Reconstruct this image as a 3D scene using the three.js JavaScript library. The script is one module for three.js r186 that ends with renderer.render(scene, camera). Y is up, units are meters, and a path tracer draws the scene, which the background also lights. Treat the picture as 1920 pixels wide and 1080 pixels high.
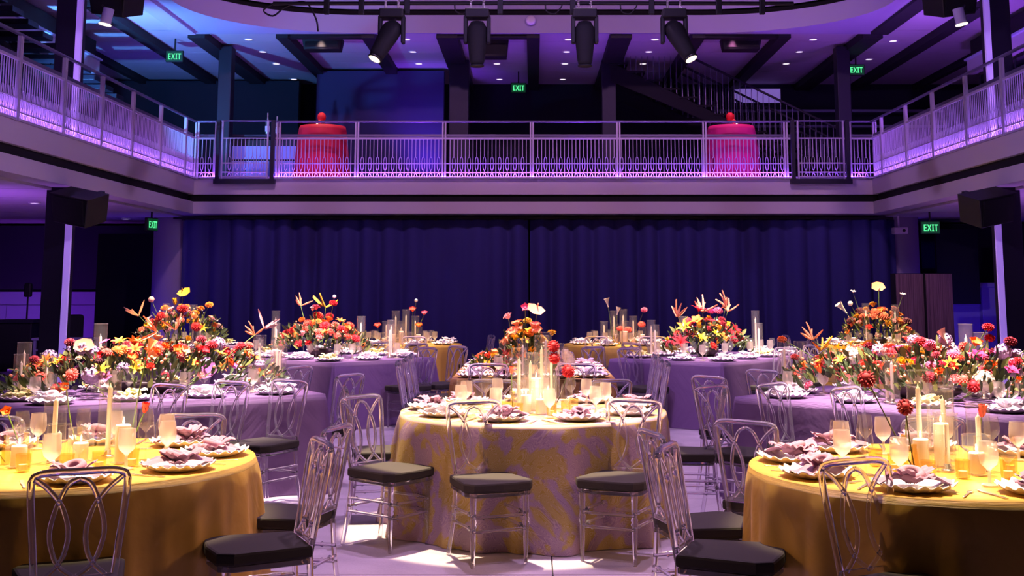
import * as THREE from 'three';
import { mergeGeometries } from 'three/addons/utils/BufferGeometryUtils.js';
import { RoundedBoxGeometry } from 'three/addons/geometries/RoundedBoxGeometry.js';
import { RectAreaLightUniformsLib } from 'three/addons/lights/RectAreaLightUniformsLib.js';
import { ImprovedNoise } from 'three/addons/math/ImprovedNoise.js';

// ---------------------------------------------------------------- camera, exposure
RectAreaLightUniformsLib.init();
const scene = new THREE.Scene();
scene.background = new THREE.Color(0x000000);
const renderer = new THREE.WebGLRenderer({ antialias: true });
renderer.toneMapping = THREE.LinearToneMapping;
renderer.toneMappingExposure = 1.0;
renderer.shadowMap.enabled = true;
const camera = new THREE.PerspectiveCamera(26.76, 1920 / 1080, 0.1, 120);
camera.position.set(0, 1.588, 0);
camera.rotation.x = THREE.MathUtils.degToRad(8);          // tilted up, lens shifted down: the crop of a taller frame
camera.setViewOffset(1920, 1080, -40, 316, 1920, 1080);
camera.updateMatrixWorld(true);

// every position below: X to the right, Y up, Z = distance in front of the camera (metres)
const P = (X, Y, Z) => new THREE.Vector3(X, Y, -Z);

// ---------------------------------------------------------------- lights
const spot = (hex, power, X, Y, Z, tX, tY, tZ, angle, penumbra = 0.5, radius = 4) => {
  const l = new THREE.SpotLight(hex, power, 0, angle, penumbra);
  l.position.copy(P(X, Y, Z)); l.target.position.copy(P(tX, tY, tZ));
  l.shadow.radius = radius; l.castShadow = true; l.name = 'spot_light';
  scene.add(l, l.target); return l;
};
const area = (hex, power, w, h, X, Y, Z, tX, tY, tZ) => {
  const l = new THREE.RectAreaLight(hex, power, w, h);
  l.position.copy(P(X, Y, Z)); l.lookAt(P(tX, tY, tZ)); l.name = 'area_light';
  scene.add(l); return l;
};
const WARM = 0xffdfb4, PALEPINK = 0xffe0dd;
const D2R = Math.PI / 180;
// pin spots above the tables [colour, power, X, Z, height, half angle, penumbra, offset of the lamp]
const PINS = [
  ['C', WARM, 390, -0.08, 8.47, 5.2, 13.4, 0.05, -0.62, 0.43],
  ['L', WARM, 430, -2.3, 6.1, 5.5, 12.2, 0.25, 0.3, 0.3],
  ['R', WARM, 430, 1.95, 5.85, 5.5, 12.2, 0.25, -0.3, 0.3],
  ['E', PALEPINK, 880, -2.95, 9.95, 6.6, 13.0, 0.6, 0.4, -0.6],
  ['H', PALEPINK, 880, 2.95, 9.35, 6.6, 13.0, 0.6, -0.4, -0.6],
  ['D', WARM, 460, 0.0, 12.6, 6.6, 11.0, 0.5, 0, -0.6],
  ['F', PALEPINK, 700, -2.7, 15.5, 6.6, 13.0, 0.6, 0.4, -2.3],
  ['G', PALEPINK, 700, 2.6, 15.5, 6.6, 13.0, 0.6, -0.4, -2.3],
  ['M', WARM, 480, -2.02, 18.9, 7.0, 9.0, 0.5, 0, -0.9],
  ['N', WARM, 480, 1.4, 18.9, 7.0, 9.0, 0.5, 0, -0.9],
  ['I', WARM, 520, -5.2, 18.4, 6.4, 11.0, 0.5, 0.9, -1.2],
  ['K', WARM, 520, 5.25, 18.5, 6.4, 11.0, 0.5, -0.9, -1.2],
];
for (const [, c, p, X, Z, h, a, pen, dx, dz] of PINS) spot(c, p, X + dx, h, Z + dz, X, 0.0, Z, a * D2R, pen, 2);
// lavender wash from lamps high in the atrium, and two front lamps on the balcony face
const WASHES = [[-0.9, 8.9, 9.6, -1.2, 0, 9.4, 150, 52], [0.9, 8.9, 9.6, 1.2, 0, 9.4, 150, 52], [-0.9, 8.9, 15.5, -1.0, 0, 15.4, 110, 48], [0.9, 8.9, 15.5, 1.0, 0, 15.4, 110, 48], [0, 8.9, 3.6, 0, 0, 7.3, 120, 15],
  [-3.2, 8.7, 13.5, -3.4, 4.6, 23.5, 170, 32], [3.2, 8.7, 13.5, 3.4, 4.6, 23.5, 170, 32], [-4.6, 6.2, 8, 6.6, 3.4, 17, 230, 34], [4.6, 6.2, 8, -6.6, 3.4, 17, 230, 34],
  [-6.3, 4.0, 7.2, 1.2, 0.1, 6.8, 66, 19], [6.3, 4.0, 7.2, -1.5, 0.1, 6.8, 66, 19]];   // the last two stand on the side balcony faces
for (const [X, Y, Z, a, b, c, p, ang] of WASHES) { const tt = b; spot(tt === 0 ? 0xdcb0ec : tt < 1 ? 0xffc09c : tt === 3.4 ? 0xb892f0 : 0xd094d8, p, X, Y, Z, a, b, c, ang * D2R, 1, tt === 0.1 ? 34 : 8); }

// ---------------------------------------------------------------- helpers
let seed = 7;
const rnd = () => { seed = (seed + 0x6d2b79f5) | 0; let t = Math.imul(seed ^ (seed >>> 15), 1 | seed); t = (t + Math.imul(t ^ (t >>> 7), 61 | t)) ^ t; return ((t ^ (t >>> 14)) >>> 0) / 4294967296; };
const rr = (a, b) => a + (b - a) * rnd();
const pick = (a) => a[Math.floor(rnd() * a.length)];
const taken = {};
const numbered = (n) => { const k = taken[n] = (taken[n] ?? -1) + 1; return k ? `${n}_${String(k).padStart(3, '0')}` : n; };
function tag(o, label, category, group, kind) {
  if (label) o.userData.label = label; if (category) o.userData.category = category;
  if (group) o.userData.group = group; if (kind) o.userData.kind = kind; return o;
}
function base(name, X, Y, Z, turn = 0) { const g = new THREE.Group(); g.name = numbered(name); g.position.copy(P(X, Y, Z)); g.rotation.y = turn; scene.add(g); return g; }
function part(name, geo, m, parent, x = 0, y = 0, z = 0) { const o = new THREE.Mesh(geo, m); o.name = parent ? name : numbered(name); o.position.set(x, y, z); (parent ?? scene).add(o); return o; }
const copy = (o) => { const c = o.clone(); c.name = numbered(o.name.replace(/_\d{3}$/, '')); c.userData = { ...o.userData }; scene.add(c); return c; };
const box = (w, h, d, x = 0, y = 0, z = 0) => new THREE.BoxGeometry(w, h, d).translate(x, y, z);
const rbox = (w, h, d, r = 0.01, x = 0, y = 0, z = 0) => new RoundedBoxGeometry(w, h, d, 2, r).translate(x, y, z);
const cyl = (r0, r1, h, n = 20, x = 0, y = 0, z = 0) => new THREE.CylinderGeometry(r0, r1, h, n).translate(x, y, z);
const merge = (a) => mergeGeometries(a.map((g) => (g.index ? g.toNonIndexed() : g)));
const lathe = (pts, n = 24) => new THREE.LatheGeometry(pts.map((p) => new THREE.Vector2(p[0], p[1])), n);
const tube = (pts, r, n = 16, k = 6, closed = false) => new THREE.TubeGeometry(new THREE.CatmullRomCurve3(pts.map((p) => new THREE.Vector3(...p)), closed, 'centripetal'), n, r, k, closed);
function grid(nu, nv, f, closed = false) {           // surface f(u, v) -> [x, y, z]
  const pos = [], uv = [], idx = [];
  for (let j = 0; j <= nv; j++) for (let i = 0; i <= nu; i++) { const p = f(i / nu, j / nv); pos.push(p[0], p[1], p[2]); uv.push(p[3] ?? i / nu, p[4] ?? j / nv); }
  for (let j = 0; j < nv; j++) for (let i = 0; i < nu; i++) { const a = j * (nu + 1) + i, b = a + 1, c = a + nu + 1, d = c + 1; idx.push(a, c, b, b, c, d); }
  const g = new THREE.BufferGeometry();
  g.setAttribute('position', new THREE.Float32BufferAttribute(pos, 3)); g.setAttribute('uv', new THREE.Float32BufferAttribute(uv, 2));
  g.setIndex(idx); g.computeVertexNormals(); return g;
}
const noise = new ImprovedNoise();
const fbm = (x, y, z = 0.5, o = 4) => { let s = 0, a = 0.5; for (let i = 0; i < o; i++) { s += a * noise.noise(x, y, z); x *= 2.03; y *= 2.03; a *= 0.5; } return s; };
function texture(w, h, f, srgb = true) {             // f(u, v) -> [r, g, b] 0..255
  const d = new Uint8Array(w * h * 4);
  for (let y = 0; y < h; y++) for (let x = 0; x < w; x++) { const c = f(x / w, y / h), i = (y * w + x) * 4; d[i] = c[0]; d[i + 1] = c[1]; d[i + 2] = c[2]; d[i + 3] = 255; }
  const t = new THREE.DataTexture(d, w, h); t.magFilter = THREE.LinearFilter; t.minFilter = THREE.LinearFilter; t.wrapS = t.wrapT = THREE.RepeatWrapping;
  if (srgb) t.colorSpace = THREE.SRGBColorSpace; t.needsUpdate = true; return t;
}
const std = (color, roughness = 0.6, more = {}) => new THREE.MeshStandardMaterial({ color, roughness, ...more });
const phys = (color, roughness, more) => new THREE.MeshPhysicalMaterial({ color, roughness, side: THREE.DoubleSide, ...more });

// ---------------------------------------------------------------- materials
const tileNoise = (u, v, f) => { const a = u * 2 * Math.PI, b = v * 2 * Math.PI; return fbm(Math.cos(a) * f + 9, Math.sin(a) * f + Math.cos(b) * f, Math.sin(b) * f, 4); };
const floorMap = texture(512, 512, (u, v) => { const n = tileNoise(u, v, 1.4) * 34 + (rnd() - 0.5) * 12; return [168 + n, 160 + n, 168 + n]; });
const weaveBump = texture(128, 128, (u, v) => { const s = 128 + 60 * Math.sin(u * 2 * Math.PI * 32) * Math.sin(v * 2 * Math.PI * 32) + (rnd() - 0.5) * 60; return [s, s, s]; }, false);
const creaseBump = texture(256, 256, (u, v) => { const s = 128 + 220 * tileNoise(u, v, 1.7); return [s, s, s]; }, false);
const brocadeMap = texture(1024, 1024, (u, v) => {
  const a = u * 2 * Math.PI, b = v * 2 * Math.PI, X = Math.cos(a), Y = Math.sin(a), Z = Math.cos(b), W = Math.sin(b);
  const big = fbm(X * 1.5 + 3 + Z * 1.3, Y * 1.5 + W * 1.3, Z * 1.1 - X, 3);
  const line = Math.abs(Math.sin(62 * fbm(X * 2.1 + Z * 2, Y * 2.1 + W * 2, Z * 1.7 + 5, 2)));
  const k = THREE.MathUtils.smoothstep(big - 0.03, -0.07, 0.07), e = line > 0.76 ? 1 : 0, gr = (rnd() - 0.5) * 22;
  const base0 = [150 * k + 166 * (1 - k), 122 * k + 142 * (1 - k), 146 * k + 56 * (1 - k)];
  const ln = [198, 176, 168];
  return base0.map((c, i) => c * (1 - 0.5 * e) + ln[i] * 0.5 * e + gr);
});
const woodMap = texture(256, 512, (u, v) => { const g = fbm(u * 14, v * 1.2, 2, 4) * 60 + Math.sin(u * 90 + fbm(u * 4, v * 2) * 14) * 9; return [118 + g, 92 + g * 0.9, 92 + g * 0.85]; });
const M = {
  floor: std(0xffffff, 0.5, { map: floorMap }), plaster: std(0xbab2b8, 0.85), ring: std(0xaca6c2, 0.85), black: std(0x050506, 0.6), reveal: std(0x060606, 0.9),
  ceiling: std(0xbfb6c2, 0.9), beam: std(0x17151c, 0.7), darkwall: std(0x1d1b2c, 0.85), violetwall: std(0x8a86a0, 0.8), column: std(0x8d8690, 0.8), steel: std(0x1e1c2a, 0.5, { metalness: 0.3 }),
  rail: std(0xb9b0c4, 0.45, { metalness: 0.25 }), handrail: std(0x6d6880, 0.35, { metalness: 0.5 }), glasswall: std(0x0a0a14, 0.06), upstand: std(0xb6aebc, 0.8),
  curtain: std(0x2e2c6a, 0.95, { side: THREE.DoubleSide }), drape: std(0x050507, 0.95),
  acrylic: phys(0xfaf6ff, 0.03, { transmission: 0.94, thickness: 0.02, ior: 1.49, side: THREE.FrontSide }),
  cushion: std(0x2b271d, 0.8), gold: phys(0xc29a3c, 0.48, { sheen: 0.4, sheenColor: new THREE.Color(0xffe0a0), sheenRoughness: 0.4, bumpMap: creaseBump, bumpScale: 0.004 }),
  brocade: phys(0xffffff, 0.6, { map: brocadeMap }), lavender: phys(0x684b74, 0.75, { bumpMap: creaseBump, bumpScale: 0.003 }), brown: phys(0x9a7038, 0.6, { bumpMap: creaseBump, bumpScale: 0.003 }),
  red: phys(0xd01836, 0.7, { bumpMap: creaseBump, bumpScale: 0.003 }), magenta: phys(0xd81f72, 0.7, { bumpMap: creaseBump, bumpScale: 0.003 }),
  china: phys(0xf4eef0, 0.25, {}), mauve: phys(0x9e7288, 0.85, {}), yellowcloth: phys(0xd9cf8c, 0.85, {}), whitecloth: phys(0xe8dbe0, 0.85, {}),
  glass: phys(0xfdfaf6, 0.03, { transmission: 0.96, thickness: 0, ior: 1.45 }), frosted: phys(0xf6efe2, 0.55, { transmission: 0.9, thickness: 0, ior: 1.4 }),
  amber: phys(0xf6e0a0, 0.2, { transmission: 0.9, thickness: 0, ior: 1.4 }), wax: std(0xf6ead2, 0.5), steelware: std(0xd8d0c0, 0.25, { metalness: 0.9 }),
  lens: std(0xfff4d8, 0.5, { emissive: 0xfff0c8, emissiveIntensity: 1.6 }), downlight: std(0xffffff, 0.5, { emissive: 0xfff0ff, emissiveIntensity: 1.4 }),
  led: std(0xffffff, 0.5, { emissive: 0xc090ff, emissiveIntensity: 1.1 }), ledstrip: std(0xffffff, 0.5, { emissive: 0x8a60f0, emissiveIntensity: 0.4 }),
  flame: std(0xffffff, 0.5, { emissive: 0xffe2a0, emissiveIntensity: 3 }), wood: std(0xffffff, 0.7, { map: woodMap }), white: std(0xd8d0d8, 0.6),
  stem: std(0x6f8a3c, 0.7, { side: THREE.DoubleSide }), darkstem: std(0x4a4a2a, 0.7), ceramic: std(0x3a2a2a, 0.5), barfront: std(0x9aa6d8, 0.6), mesh: std(0x060608, 0.8),
};
M.brocade.map.repeat.set(0.95, 0.95);
const PETAL = {}; const petalColors = { red: 0xc8141e, crimson: 0x8e0a1e, coral: 0xee5a44, orange: 0xf07a22, peach: 0xf6a878, yellow: 0xf2bc22, gold: 0xd09a1e, pink: 0xe6607c, magenta: 0xc01c60, blush: 0xf2b8b0, cream: 0xf2e8cc, lilac: 0xb49ab8, burgundy: 0x4c0a18, mauve: 0xb8609c, white: 0xf4ece8, salmon: 0xf08468, terracotta: 0xb8502c };
for (const k in petalColors) PETAL[k] = std(petalColors[k], 0.7, { side: THREE.DoubleSide });
const LEAF = [0x4a5a24, 0x37481c, 0x6a7230, 0x2c3a1c].map((c) => std(c, 0.7, { side: THREE.DoubleSide }));

// ---------------------------------------------------------------- the setting
const struct = (name, geo, m) => tag(part(name, geo, m), null, null, null, 'structure');
const at = (geo, X, Y, Z) => geo.translate(X, Y, -Z);
// floor of large slabs with narrow joints over a bed
const floor = tag(base('floor', 0, 0, 0), 'lavender lit polished concrete floor of large slabs', null, null, 'structure');
part('floor_bed', box(30, 0.3, 36, 0, -0.17, -14), M.black, floor);
{
  const s = 2.5, g = box(s - 0.008, 0.03, s - 0.008, 0, -0.015, 0), p = g.attributes.position, uv = g.attributes.uv;
  for (let i = 0; i < p.count; i++) uv.setXY(i, p.getX(i) / s * 0.9, p.getZ(i) / s * 0.9);
  for (let i = -5; i < 6; i++) for (let k = 0; k < 12; k++) {
    const f = part('floor_slab', g, M.floor, floor, 0.11 + (i + 0.5) * s, 0, -(2.1 + (k - 1.5) * s)); f.rotation.y = (((i * 7 + k * 3) % 4 + 4) % 4) * Math.PI / 2;
  }
}
// outer shell
struct('wall_front', at(box(28, 10, 0.3), 0, 4.9, -4), M.darkwall);
struct('wall_back', at(box(28, 10, 0.3), 0, 4.9, 30.2), M.darkwall);
struct('wall_left', at(box(0.3, 10, 36), -12.6, 4.9, 13), M.darkwall);
struct('wall_right', at(box(0.3, 10, 36), 12.6, 4.9, 13), M.darkwall);
struct('ceiling_atrium', at(box(28, 0.3, 36), 0, 9.6, 13), M.black);
// upper ceiling with the oval opening: panels and beams are its parts
const HC = 6.62;
const ceiling = tag(base('ceiling', 0, 0, 0), null, null, null, 'structure');
{
  const oval = new THREE.Path(), a = 3.0, b = 2.7, hx = 6.35, zb = 23.5, zf = -2.5, e = 0.0;
  const pts = [];
  for (let i = 0; i <= 16; i++) { const t = i / 16 * Math.PI / 2; pts.push([hx - a + a * Math.cos(t), zb - b + b * Math.sin(t)]); }
  for (let i = 16; i >= 0; i--) { const t = i / 16 * Math.PI / 2; pts.push([-(hx - a + a * Math.cos(t)), zb - b + b * Math.sin(t)]); }
  for (let i = 0; i <= 8; i++) { const t = i / 8 * Math.PI / 2; pts.push([-(hx - a + a * Math.cos(t)), zf + b - b * Math.sin(t)]); }
  for (let i = 8; i >= 0; i--) { const t = i / 8 * Math.PI / 2; pts.push([hx - a + a * Math.cos(t), zf + b - b * Math.sin(t)]); }
  // soffit infill between the straight edge and the oval
  const sh = new THREE.Shape(); sh.moveTo(-7, -3); sh.lineTo(7, -3); sh.lineTo(7, 23.6); sh.lineTo(-7, 23.6); sh.closePath();
  oval.setFromPoints(pts.map((p) => new THREE.Vector2(p[0], p[1]))); sh.holes.push(oval);
  const soff = new THREE.ExtrudeGeometry(sh, { depth: 0.1, bevelEnabled: false }).rotateX(-Math.PI / 2); // y -> -z
  part('soffit', soff, M.ring, ceiling, 0, HC, 0);
  // vertical fascia of the oval: lower band, black reveal, upper band
  const closed = [...pts, pts[0]];
  const ringBand = (y0, y1, out, m, n) => {
    const g = grid(closed.length - 1, 1, (u, v) => {
      const i = Math.min(closed.length - 1, Math.round(u * (closed.length - 1))), p = closed[i], cx = Math.sign(p[0]) * out * Math.min(1, Math.abs(p[0]) / hx), cz = Math.sign(p[1] - 10) * out;
      return [p[0] + cx, y0 + (y1 - y0) * v, -(p[1] + cz)];
    });
    part(n, g, m, ceiling);
  };
  const dbl = std(0xaca6c2, 0.85, { side: THREE.DoubleSide }), dk = std(0x050505, 0.9, { side: THREE.DoubleSide });
  ringBand(HC - 0.004, HC + 0.36, -0.006, dbl, 'fascia_band'); ringBand(HC + 0.36, HC + 0.48, 0.08, dk, 'reveal_band'); ringBand(HC + 0.48, HC + 2.9, 0, dbl, 'fascia_band');
  // backing slab and visible panels
  part('ceiling_slab', merge([at(box(28, 0.2, 6.8), 0, HC + 0.35, 27), at(box(5.6, 0.2, 27), -9.8, HC + 0.35, 10.2), at(box(5.6, 0.2, 27), 9.8, HC + 0.35, 10.2)]), M.black, ceiling);
  const bx = [-12.4, -9.5, -7.85, -6.7, -5.0, -3.29, -1.72, 0.0, 1.75, 3.29, 5.0, 6.75, 8.07, 9.6, 12.4];
  const rows = [23.6, 24.75, 25.9, 27.05, 28.2, 30.0];
  for (let i = 0; i + 1 < bx.length; i++) {
    const w = bx[i + 1] - bx[i];
    for (let k = 0; k + 1 < rows.length; k++) part('ceiling_panel', box(w - 0.015, 0.05, rows[k + 1] - rows[k] - 0.015), M.ceiling, ceiling, (bx[i] + bx[i + 1]) / 2, HC + 0.1, -(rows[k] + rows[k + 1]) / 2);
    if (Math.abs(bx[i] + bx[i + 1]) > 14) for (let k = 0; k < 9; k++) part('ceiling_panel', box(w - 0.015, 0.05, 1.55), M.ceiling, ceiling, (bx[i] + bx[i + 1]) / 2, HC + 0.1, -(22.8 - k * 1.57));
  }
  const widths = [0, 0.14, 0.24, 0.34, 0.24, 0.26, 0.42, 0.26, 0.42, 0.26, 0.24, 0.4, 0.24, 0.14, 0];
  bx.forEach((x, i) => { if (widths[i]) { const long = Math.abs(x) > 7; part('ceiling_beam', box(widths[i], 0.2, long ? 20 : 6.4), M.beam, ceiling, x, HC + 0.02, -(long ? 20 : 26.8)); } });
  for (const s of [-1, 1]) part('ceiling_trim', box(0.34, 0.06, 27), s < 0 ? M.ring : M.beam, ceiling, s * 6.82, HC - 0.03, -9.9);
  for (const [x0, x1] of [[-5, -3.29], [-1.72, 0], [3.29, 5]]) part('ceiling_beam', box(x1 - x0, 0.12, 0.22), M.beam, ceiling, (x0 + x1) / 2, HC + 0.0, -23.75);
}
// balcony decks: fascia in two bands with a dark recessed reveal between
{
  const deck = (name, w, d, X, Z) => {
    const o = tag(base(name, X, 0, Z), null, null, null, 'structure');
    part('fascia_lower', box(w, 0.23, d, 0, 3.165, 0), M.plaster, o);
    part('reveal', box(w - 0.16, 0.14, d - 0.16, 0, 3.35, 0), M.reveal, o);
    part('fascia_upper', box(w, 0.3, d, 0, 3.57, 0), M.plaster, o);
    return o;
  };
  deck('floor_balcony_back', 13.2 + 12, 6.5, 0, 23.5 + 3.25);
  deck('floor_balcony_left', 5.9, 26.5, -6.6 - 2.95, 10.25);
  deck('floor_balcony_right', 5.9, 26.5, 6.6 + 2.95, 10.25);
  // panels of the lower ceiling under the side balconies
  const low = tag(base('ceiling_lower', 0, 0, 0), null, null, null, 'structure');
  for (const s of [-1, 1]) for (let k = 0; k < 9; k++) part('ceiling_panel', box(4.8, 0.04, 1.7), M.ceiling, low, s * 9.35, 3.03, -(23.2 - k * 1.73));
}
// round columns and steel columns
for (const s of [-1, 1]) struct('column', at(cyl(0.46, 0.46, 3.05, 40), s < 0 ? -7.19 : 7.3, 1.525, 24.55), M.column);
for (const [X, Z, w] of [[-6.43, 25, 0.28], [6.47, 25, 0.28], [-1.64, 26.5, 0.44], [1.67, 26.5, 0.32]]) struct('column', at(rbox(w, HC - 3.7, 0.3, 0.02), X, (HC + 3.72) / 2, Z), M.steel);
for (const s of [-1, 1]) {
  const c = tag(base('column', s * 6.86, 0, 17.6), 'dark steel column with a glowing violet strip down its inner edge', null, null, 'structure');
  part('column_shaft', rbox(0.32, 6.6, 0.34, 0.015, 0, 3.3, 0), M.steel, c);
  part('light_strip', box(0.085, 3.05, 0.05, -s * 0.19, 1.4, 0.17), M.ledstrip, c);
  part('light_strip', box(0.085, 2.55, 0.05, -s * 0.19, 4.95, 0.17), M.ledstrip, c);
  area(0x9a68f0, 3.0, 0.09, 2.8, s * 6.86 - s * 0.19, 1.5, 17.36, s * 5.5, 1.5, 15.5);
}
// curtain wall under the back balcony: two pleated leaves
{
  const leaf = (x0, x1, ph, label) => {
    const W = x1 - x0, n = Math.round(W * 2.3);
    const g = grid(n * 10, 6, (u, v) => {
      const w = u * n * 2 * Math.PI + ph, irr = 0.5 * noise.noise(u * n * 0.35, ph, 1.5), k = 0.095 + 0.09 * noise.noise(u * n * 0.5, 3.3, ph);
      return [x0 + W * u + 0.03 * Math.cos(w) * (1 - v * 0.4), 0.02 + 2.93 * v, -(23.98 + k * Math.sin(w + irr * 3) * (1 - 0.35 * v) + 0.03 * Math.sin(v * 3 + u * 9))];
    });
    tag(part('curtain', g, M.curtain), label, 'curtain');
  };
  leaf(-6.95, -0.12, 0.4, 'dark navy pleated curtain, the leaf left of the centre split');
  leaf(-0.06, 7.15, 1.9, 'dark navy pleated curtain, the leaf right of the centre split');
  const t = base('curtain_track', 0, 2.99, 23.95); tag(t, 'dark ceiling track with small hooks above the navy curtain', 'curtain track');
  part('track', box(14.2, 0.05, 0.08), M.black, t);
  const hk = box(0.06, 0.03, 0.03); for (let i = 0; i < 40; i++) part('hook', hk, M.steel, t, -6.9 + i * 0.355, -0.035, 0.02);
  struct('wall_curtain_back', at(box(14.2, 3.05, 0.1), 0, 1.52, 24.35), M.black);
}
// upper level: back wall blocks, lit recess, bulkheads
struct('wall_upper_left', at(box(2.95, 2.9, 0.3), -3.55, 3.72 + 1.45, 27.85), std(0x3a3660, 0.85));
struct('wall_upper_end', at(box(6.4, 2.9, 0.3), -8.9, 3.72 + 1.45, 29.2), M.darkwall);
struct('trim_1', at(box(5.5, 0.06, 0.1), 7.3, 5.93, 29.4), M.violetwall); struct('trim_2', at(box(5.5, 0.06, 0.1), 7.3, 5.55, 29.4), M.violetwall);
{
  const w = tag(base('window_1', 5.6, 6.38, 29.9), 'pale violet lit window at the head of the stairs', null, null, 'structure');
  part('window_pane', box(1.15, 0.36, 0.05), std(0xffffff, 0.6, { emissive: 0x8a70d0, emissiveIntensity: 0.5 }), w); part('window_frame', merge([box(1.25, 0.05, 0.08, 0, -0.2, 0), box(0.05, 0.42, 0.08, 0.6, 0, 0)]), M.beam, w);
}
for (const s of [-1, 1]) {   // dark glazed wall behind each side balcony, with a fascia above it
  const w = tag(base(`window_${s < 0 ? 2 : 3}`, s * 9.05, 0, 16), 'dark mirror-like glazed wall behind the side balcony', null, null, 'structure');
  for (let k = 0; k < 9; k++) part('window_pane', box(0.05, 2.1, 1.74), M.glasswall, w, 0, 4.82, 7.2 - k * 1.8);
  for (let k = 0; k < 10; k++) part('mullion', box(0.07, 2.1, 0.06), M.steel, w, 0, 4.82, 8.1 - k * 1.8);
  part('window_head', box(0.16, 0.34, 16.4), M.upstand, w, -s * 0.16, 6.08, 0);
  part('window_head', box(0.06, 0.04, 16.4), std(0xb8c0e0, 0.3), w, -s * 0.27, 6.2, 0);
  part('window_head', box(0.3, 0.3, 16.4), M.beam, w, 0, 6.45, 0);
}
// lower side walls: panelled wainscot, dark doorways
{
  const w = tag(base('wall_lower_left', -10.2, 0, 27), null, null, null, 'structure');
  for (let k = 0; k < 4; k++) part('wall_panel', rbox(0.99, 1.25, 0.08, 0.012, -1.9 + k * 1.0, 0.625, 0), M.violetwall, w);
  part('trim', box(4.2, 0.28, 0.12, -0.4, 1.4, 0), M.violetwall, w); part('wall_face', box(5, 3, 0.1, 0, 1.5, -0.1), M.darkwall, w);
  const r = tag(base('wall_lower_right', 8.7, 0, 25.2), null, null, null, 'structure');
  part('wall_face', box(1.6, 1.25, 0.16, -0.05, 0.62, 0), M.violetwall, r); part('trim', rbox(1.66, 0.07, 0.22, 0.02, -0.05, 1.28, 0), M.violetwall, r);
  part('wall_pier', rbox(0.55, 1.66, 0.3, 0.02, 0.72, 0.83, 0.1), M.violetwall, r); part('trim', rbox(0.68, 0.1, 0.4, 0.03, 0.72, 1.68, 0.1), M.violetwall, r);
  part('wall_face', box(5, 3, 0.1, 2.2, 1.5, -1.2), M.darkwall, r);
  struct('door_1', at(rbox(1.2, 2.75, 0.1, 0.01), -8.55, 1.38, 25.6), M.drape);
  struct('door_2', at(rbox(0.85, 1.5, 0.1, 0.01), 8.55, 2.05, 24.6), M.drape);
  struct('door_3', at(rbox(1.3, 1.95, 0.1, 0.01), 10.1, 0.98, 24.2), M.drape);
}
// violet and blue up-lighters: small floor fixtures with a lamp just above the lens
function uplight(X, Y, Z, tX, tY, tZ, hex, power, ang, label) {
  const o = base('uplight_fixture', X, Y, Z); tag(o, label, 'uplight');
  part('housing', cyl(0.09, 0.07, 0.14, 16, 0, 0.07, 0), M.black, o); part('lens', cyl(0.075, 0.075, 0.01, 16, 0, 0.145, 0), std(0xffffff, 0.4, { emissive: hex, emissiveIntensity: 0.8 }), o);
  spot(hex, power, X, Y + 0.18, Z, tX, tY, tZ, ang * D2R, 0.9, 4);
}
uplight(-7.9, 0, 23.4, -7.4, 1.8, 24.6, 0x4a1cff, 6, 60, 'small blue floor uplight beside the left round column');
uplight(-10.4, 0, 24.2, -10.9, 1.0, 27, 0x9a40ff, 26, 55, 'small violet floor uplight before the panelled wall');
uplight(8.35, 0, 23.2, 8.5, 0.9, 25.1, 0x4a20ff, 9, 60, 'small violet floor uplight before the low right wall');
uplight(7.75, 0, 23.6, 7.5, 2.2, 24.5, 0x5a20e0, 1.2, 55, 'small violet floor uplight beside the right round column');
uplight(-2.45, 3.72, 26.9, -2.5, 5.4, 27.8, 0x8040ff, 24, 42, 'small violet uplight at the foot of the upper wall');
uplight(-8.3, 3.72, 20.5, -7.5, 6.6, 23.5, 0x58a0ff, 190, 52, 'small blue uplight on the left balcony floor');
uplight(-8.4, 3.72, 25.6, -7.6, 6.6, 26.4, 0x4030ff, 5, 60, 'small indigo uplight at the back of the left balcony');
uplight(7.9, 3.72, 20.8, 7.2, 6.6, 22.5, 0x9a50f0, 40, 60, 'small violet uplight on the right balcony floor');
[-2.3, 0.9, 3.9].forEach((X, k) => uplight(X, 3.72, 23.95, X + 0.1, 6.6, 23.7, 0x8a38ff, 11, 66, `small violet uplight behind the back railing, ${['first', 'second', 'third'][k]} from the left`));
for (const s of [-1, 1]) uplight(s * 8.6, 0, 17.0, s * 8.9, 3.05, 18.5, 0xb060ff, 36, 62, s < 0 ? 'small violet floor uplight under the left balcony' : 'small violet floor uplight under the right balcony');

// ---------------------------------------------------------------- balcony railings
const loopBar = (() => {   // thin bar that opens into a long loop near its foot
  const r = 0.0075, pts = []; const w = 0.027, y0 = 0.17, y1 = 0.42;
  for (let i = 0; i < 14; i++) { const t = i / 14 * 2 * Math.PI; const c = Math.cos(t), s = Math.sin(t); pts.push([w * Math.sign(c) * Math.pow(Math.abs(c), 0.6), (y0 + y1) / 2 + (y1 - y0) / 2 * Math.sign(s) * Math.pow(Math.abs(s), 0.75), 0]); }
  return merge([tube(pts, r, 22, 4, true), box(0.013, 0.36, 0.013, 0, 0.6, 0), box(0.013, 0.06, 0.013, 0, 0.14, 0), tube([[-0.035, 0.03, 0], [-0.015, 0.09, 0], [0, 0.11, 0]], r, 5, 4), tube([[0.035, 0.03, 0], [0.015, 0.09, 0], [0, 0.11, 0]], r, 5, 4)]);
})();
const straightBar = box(0.013, 0.75, 0.013, 0, 0.405, 0);
const postGeo = merge([box(0.03, 1.12, 0.05, -0.025, 0.56, 0), box(0.03, 1.12, 0.05, 0.025, 0.56, 0)]);
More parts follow.
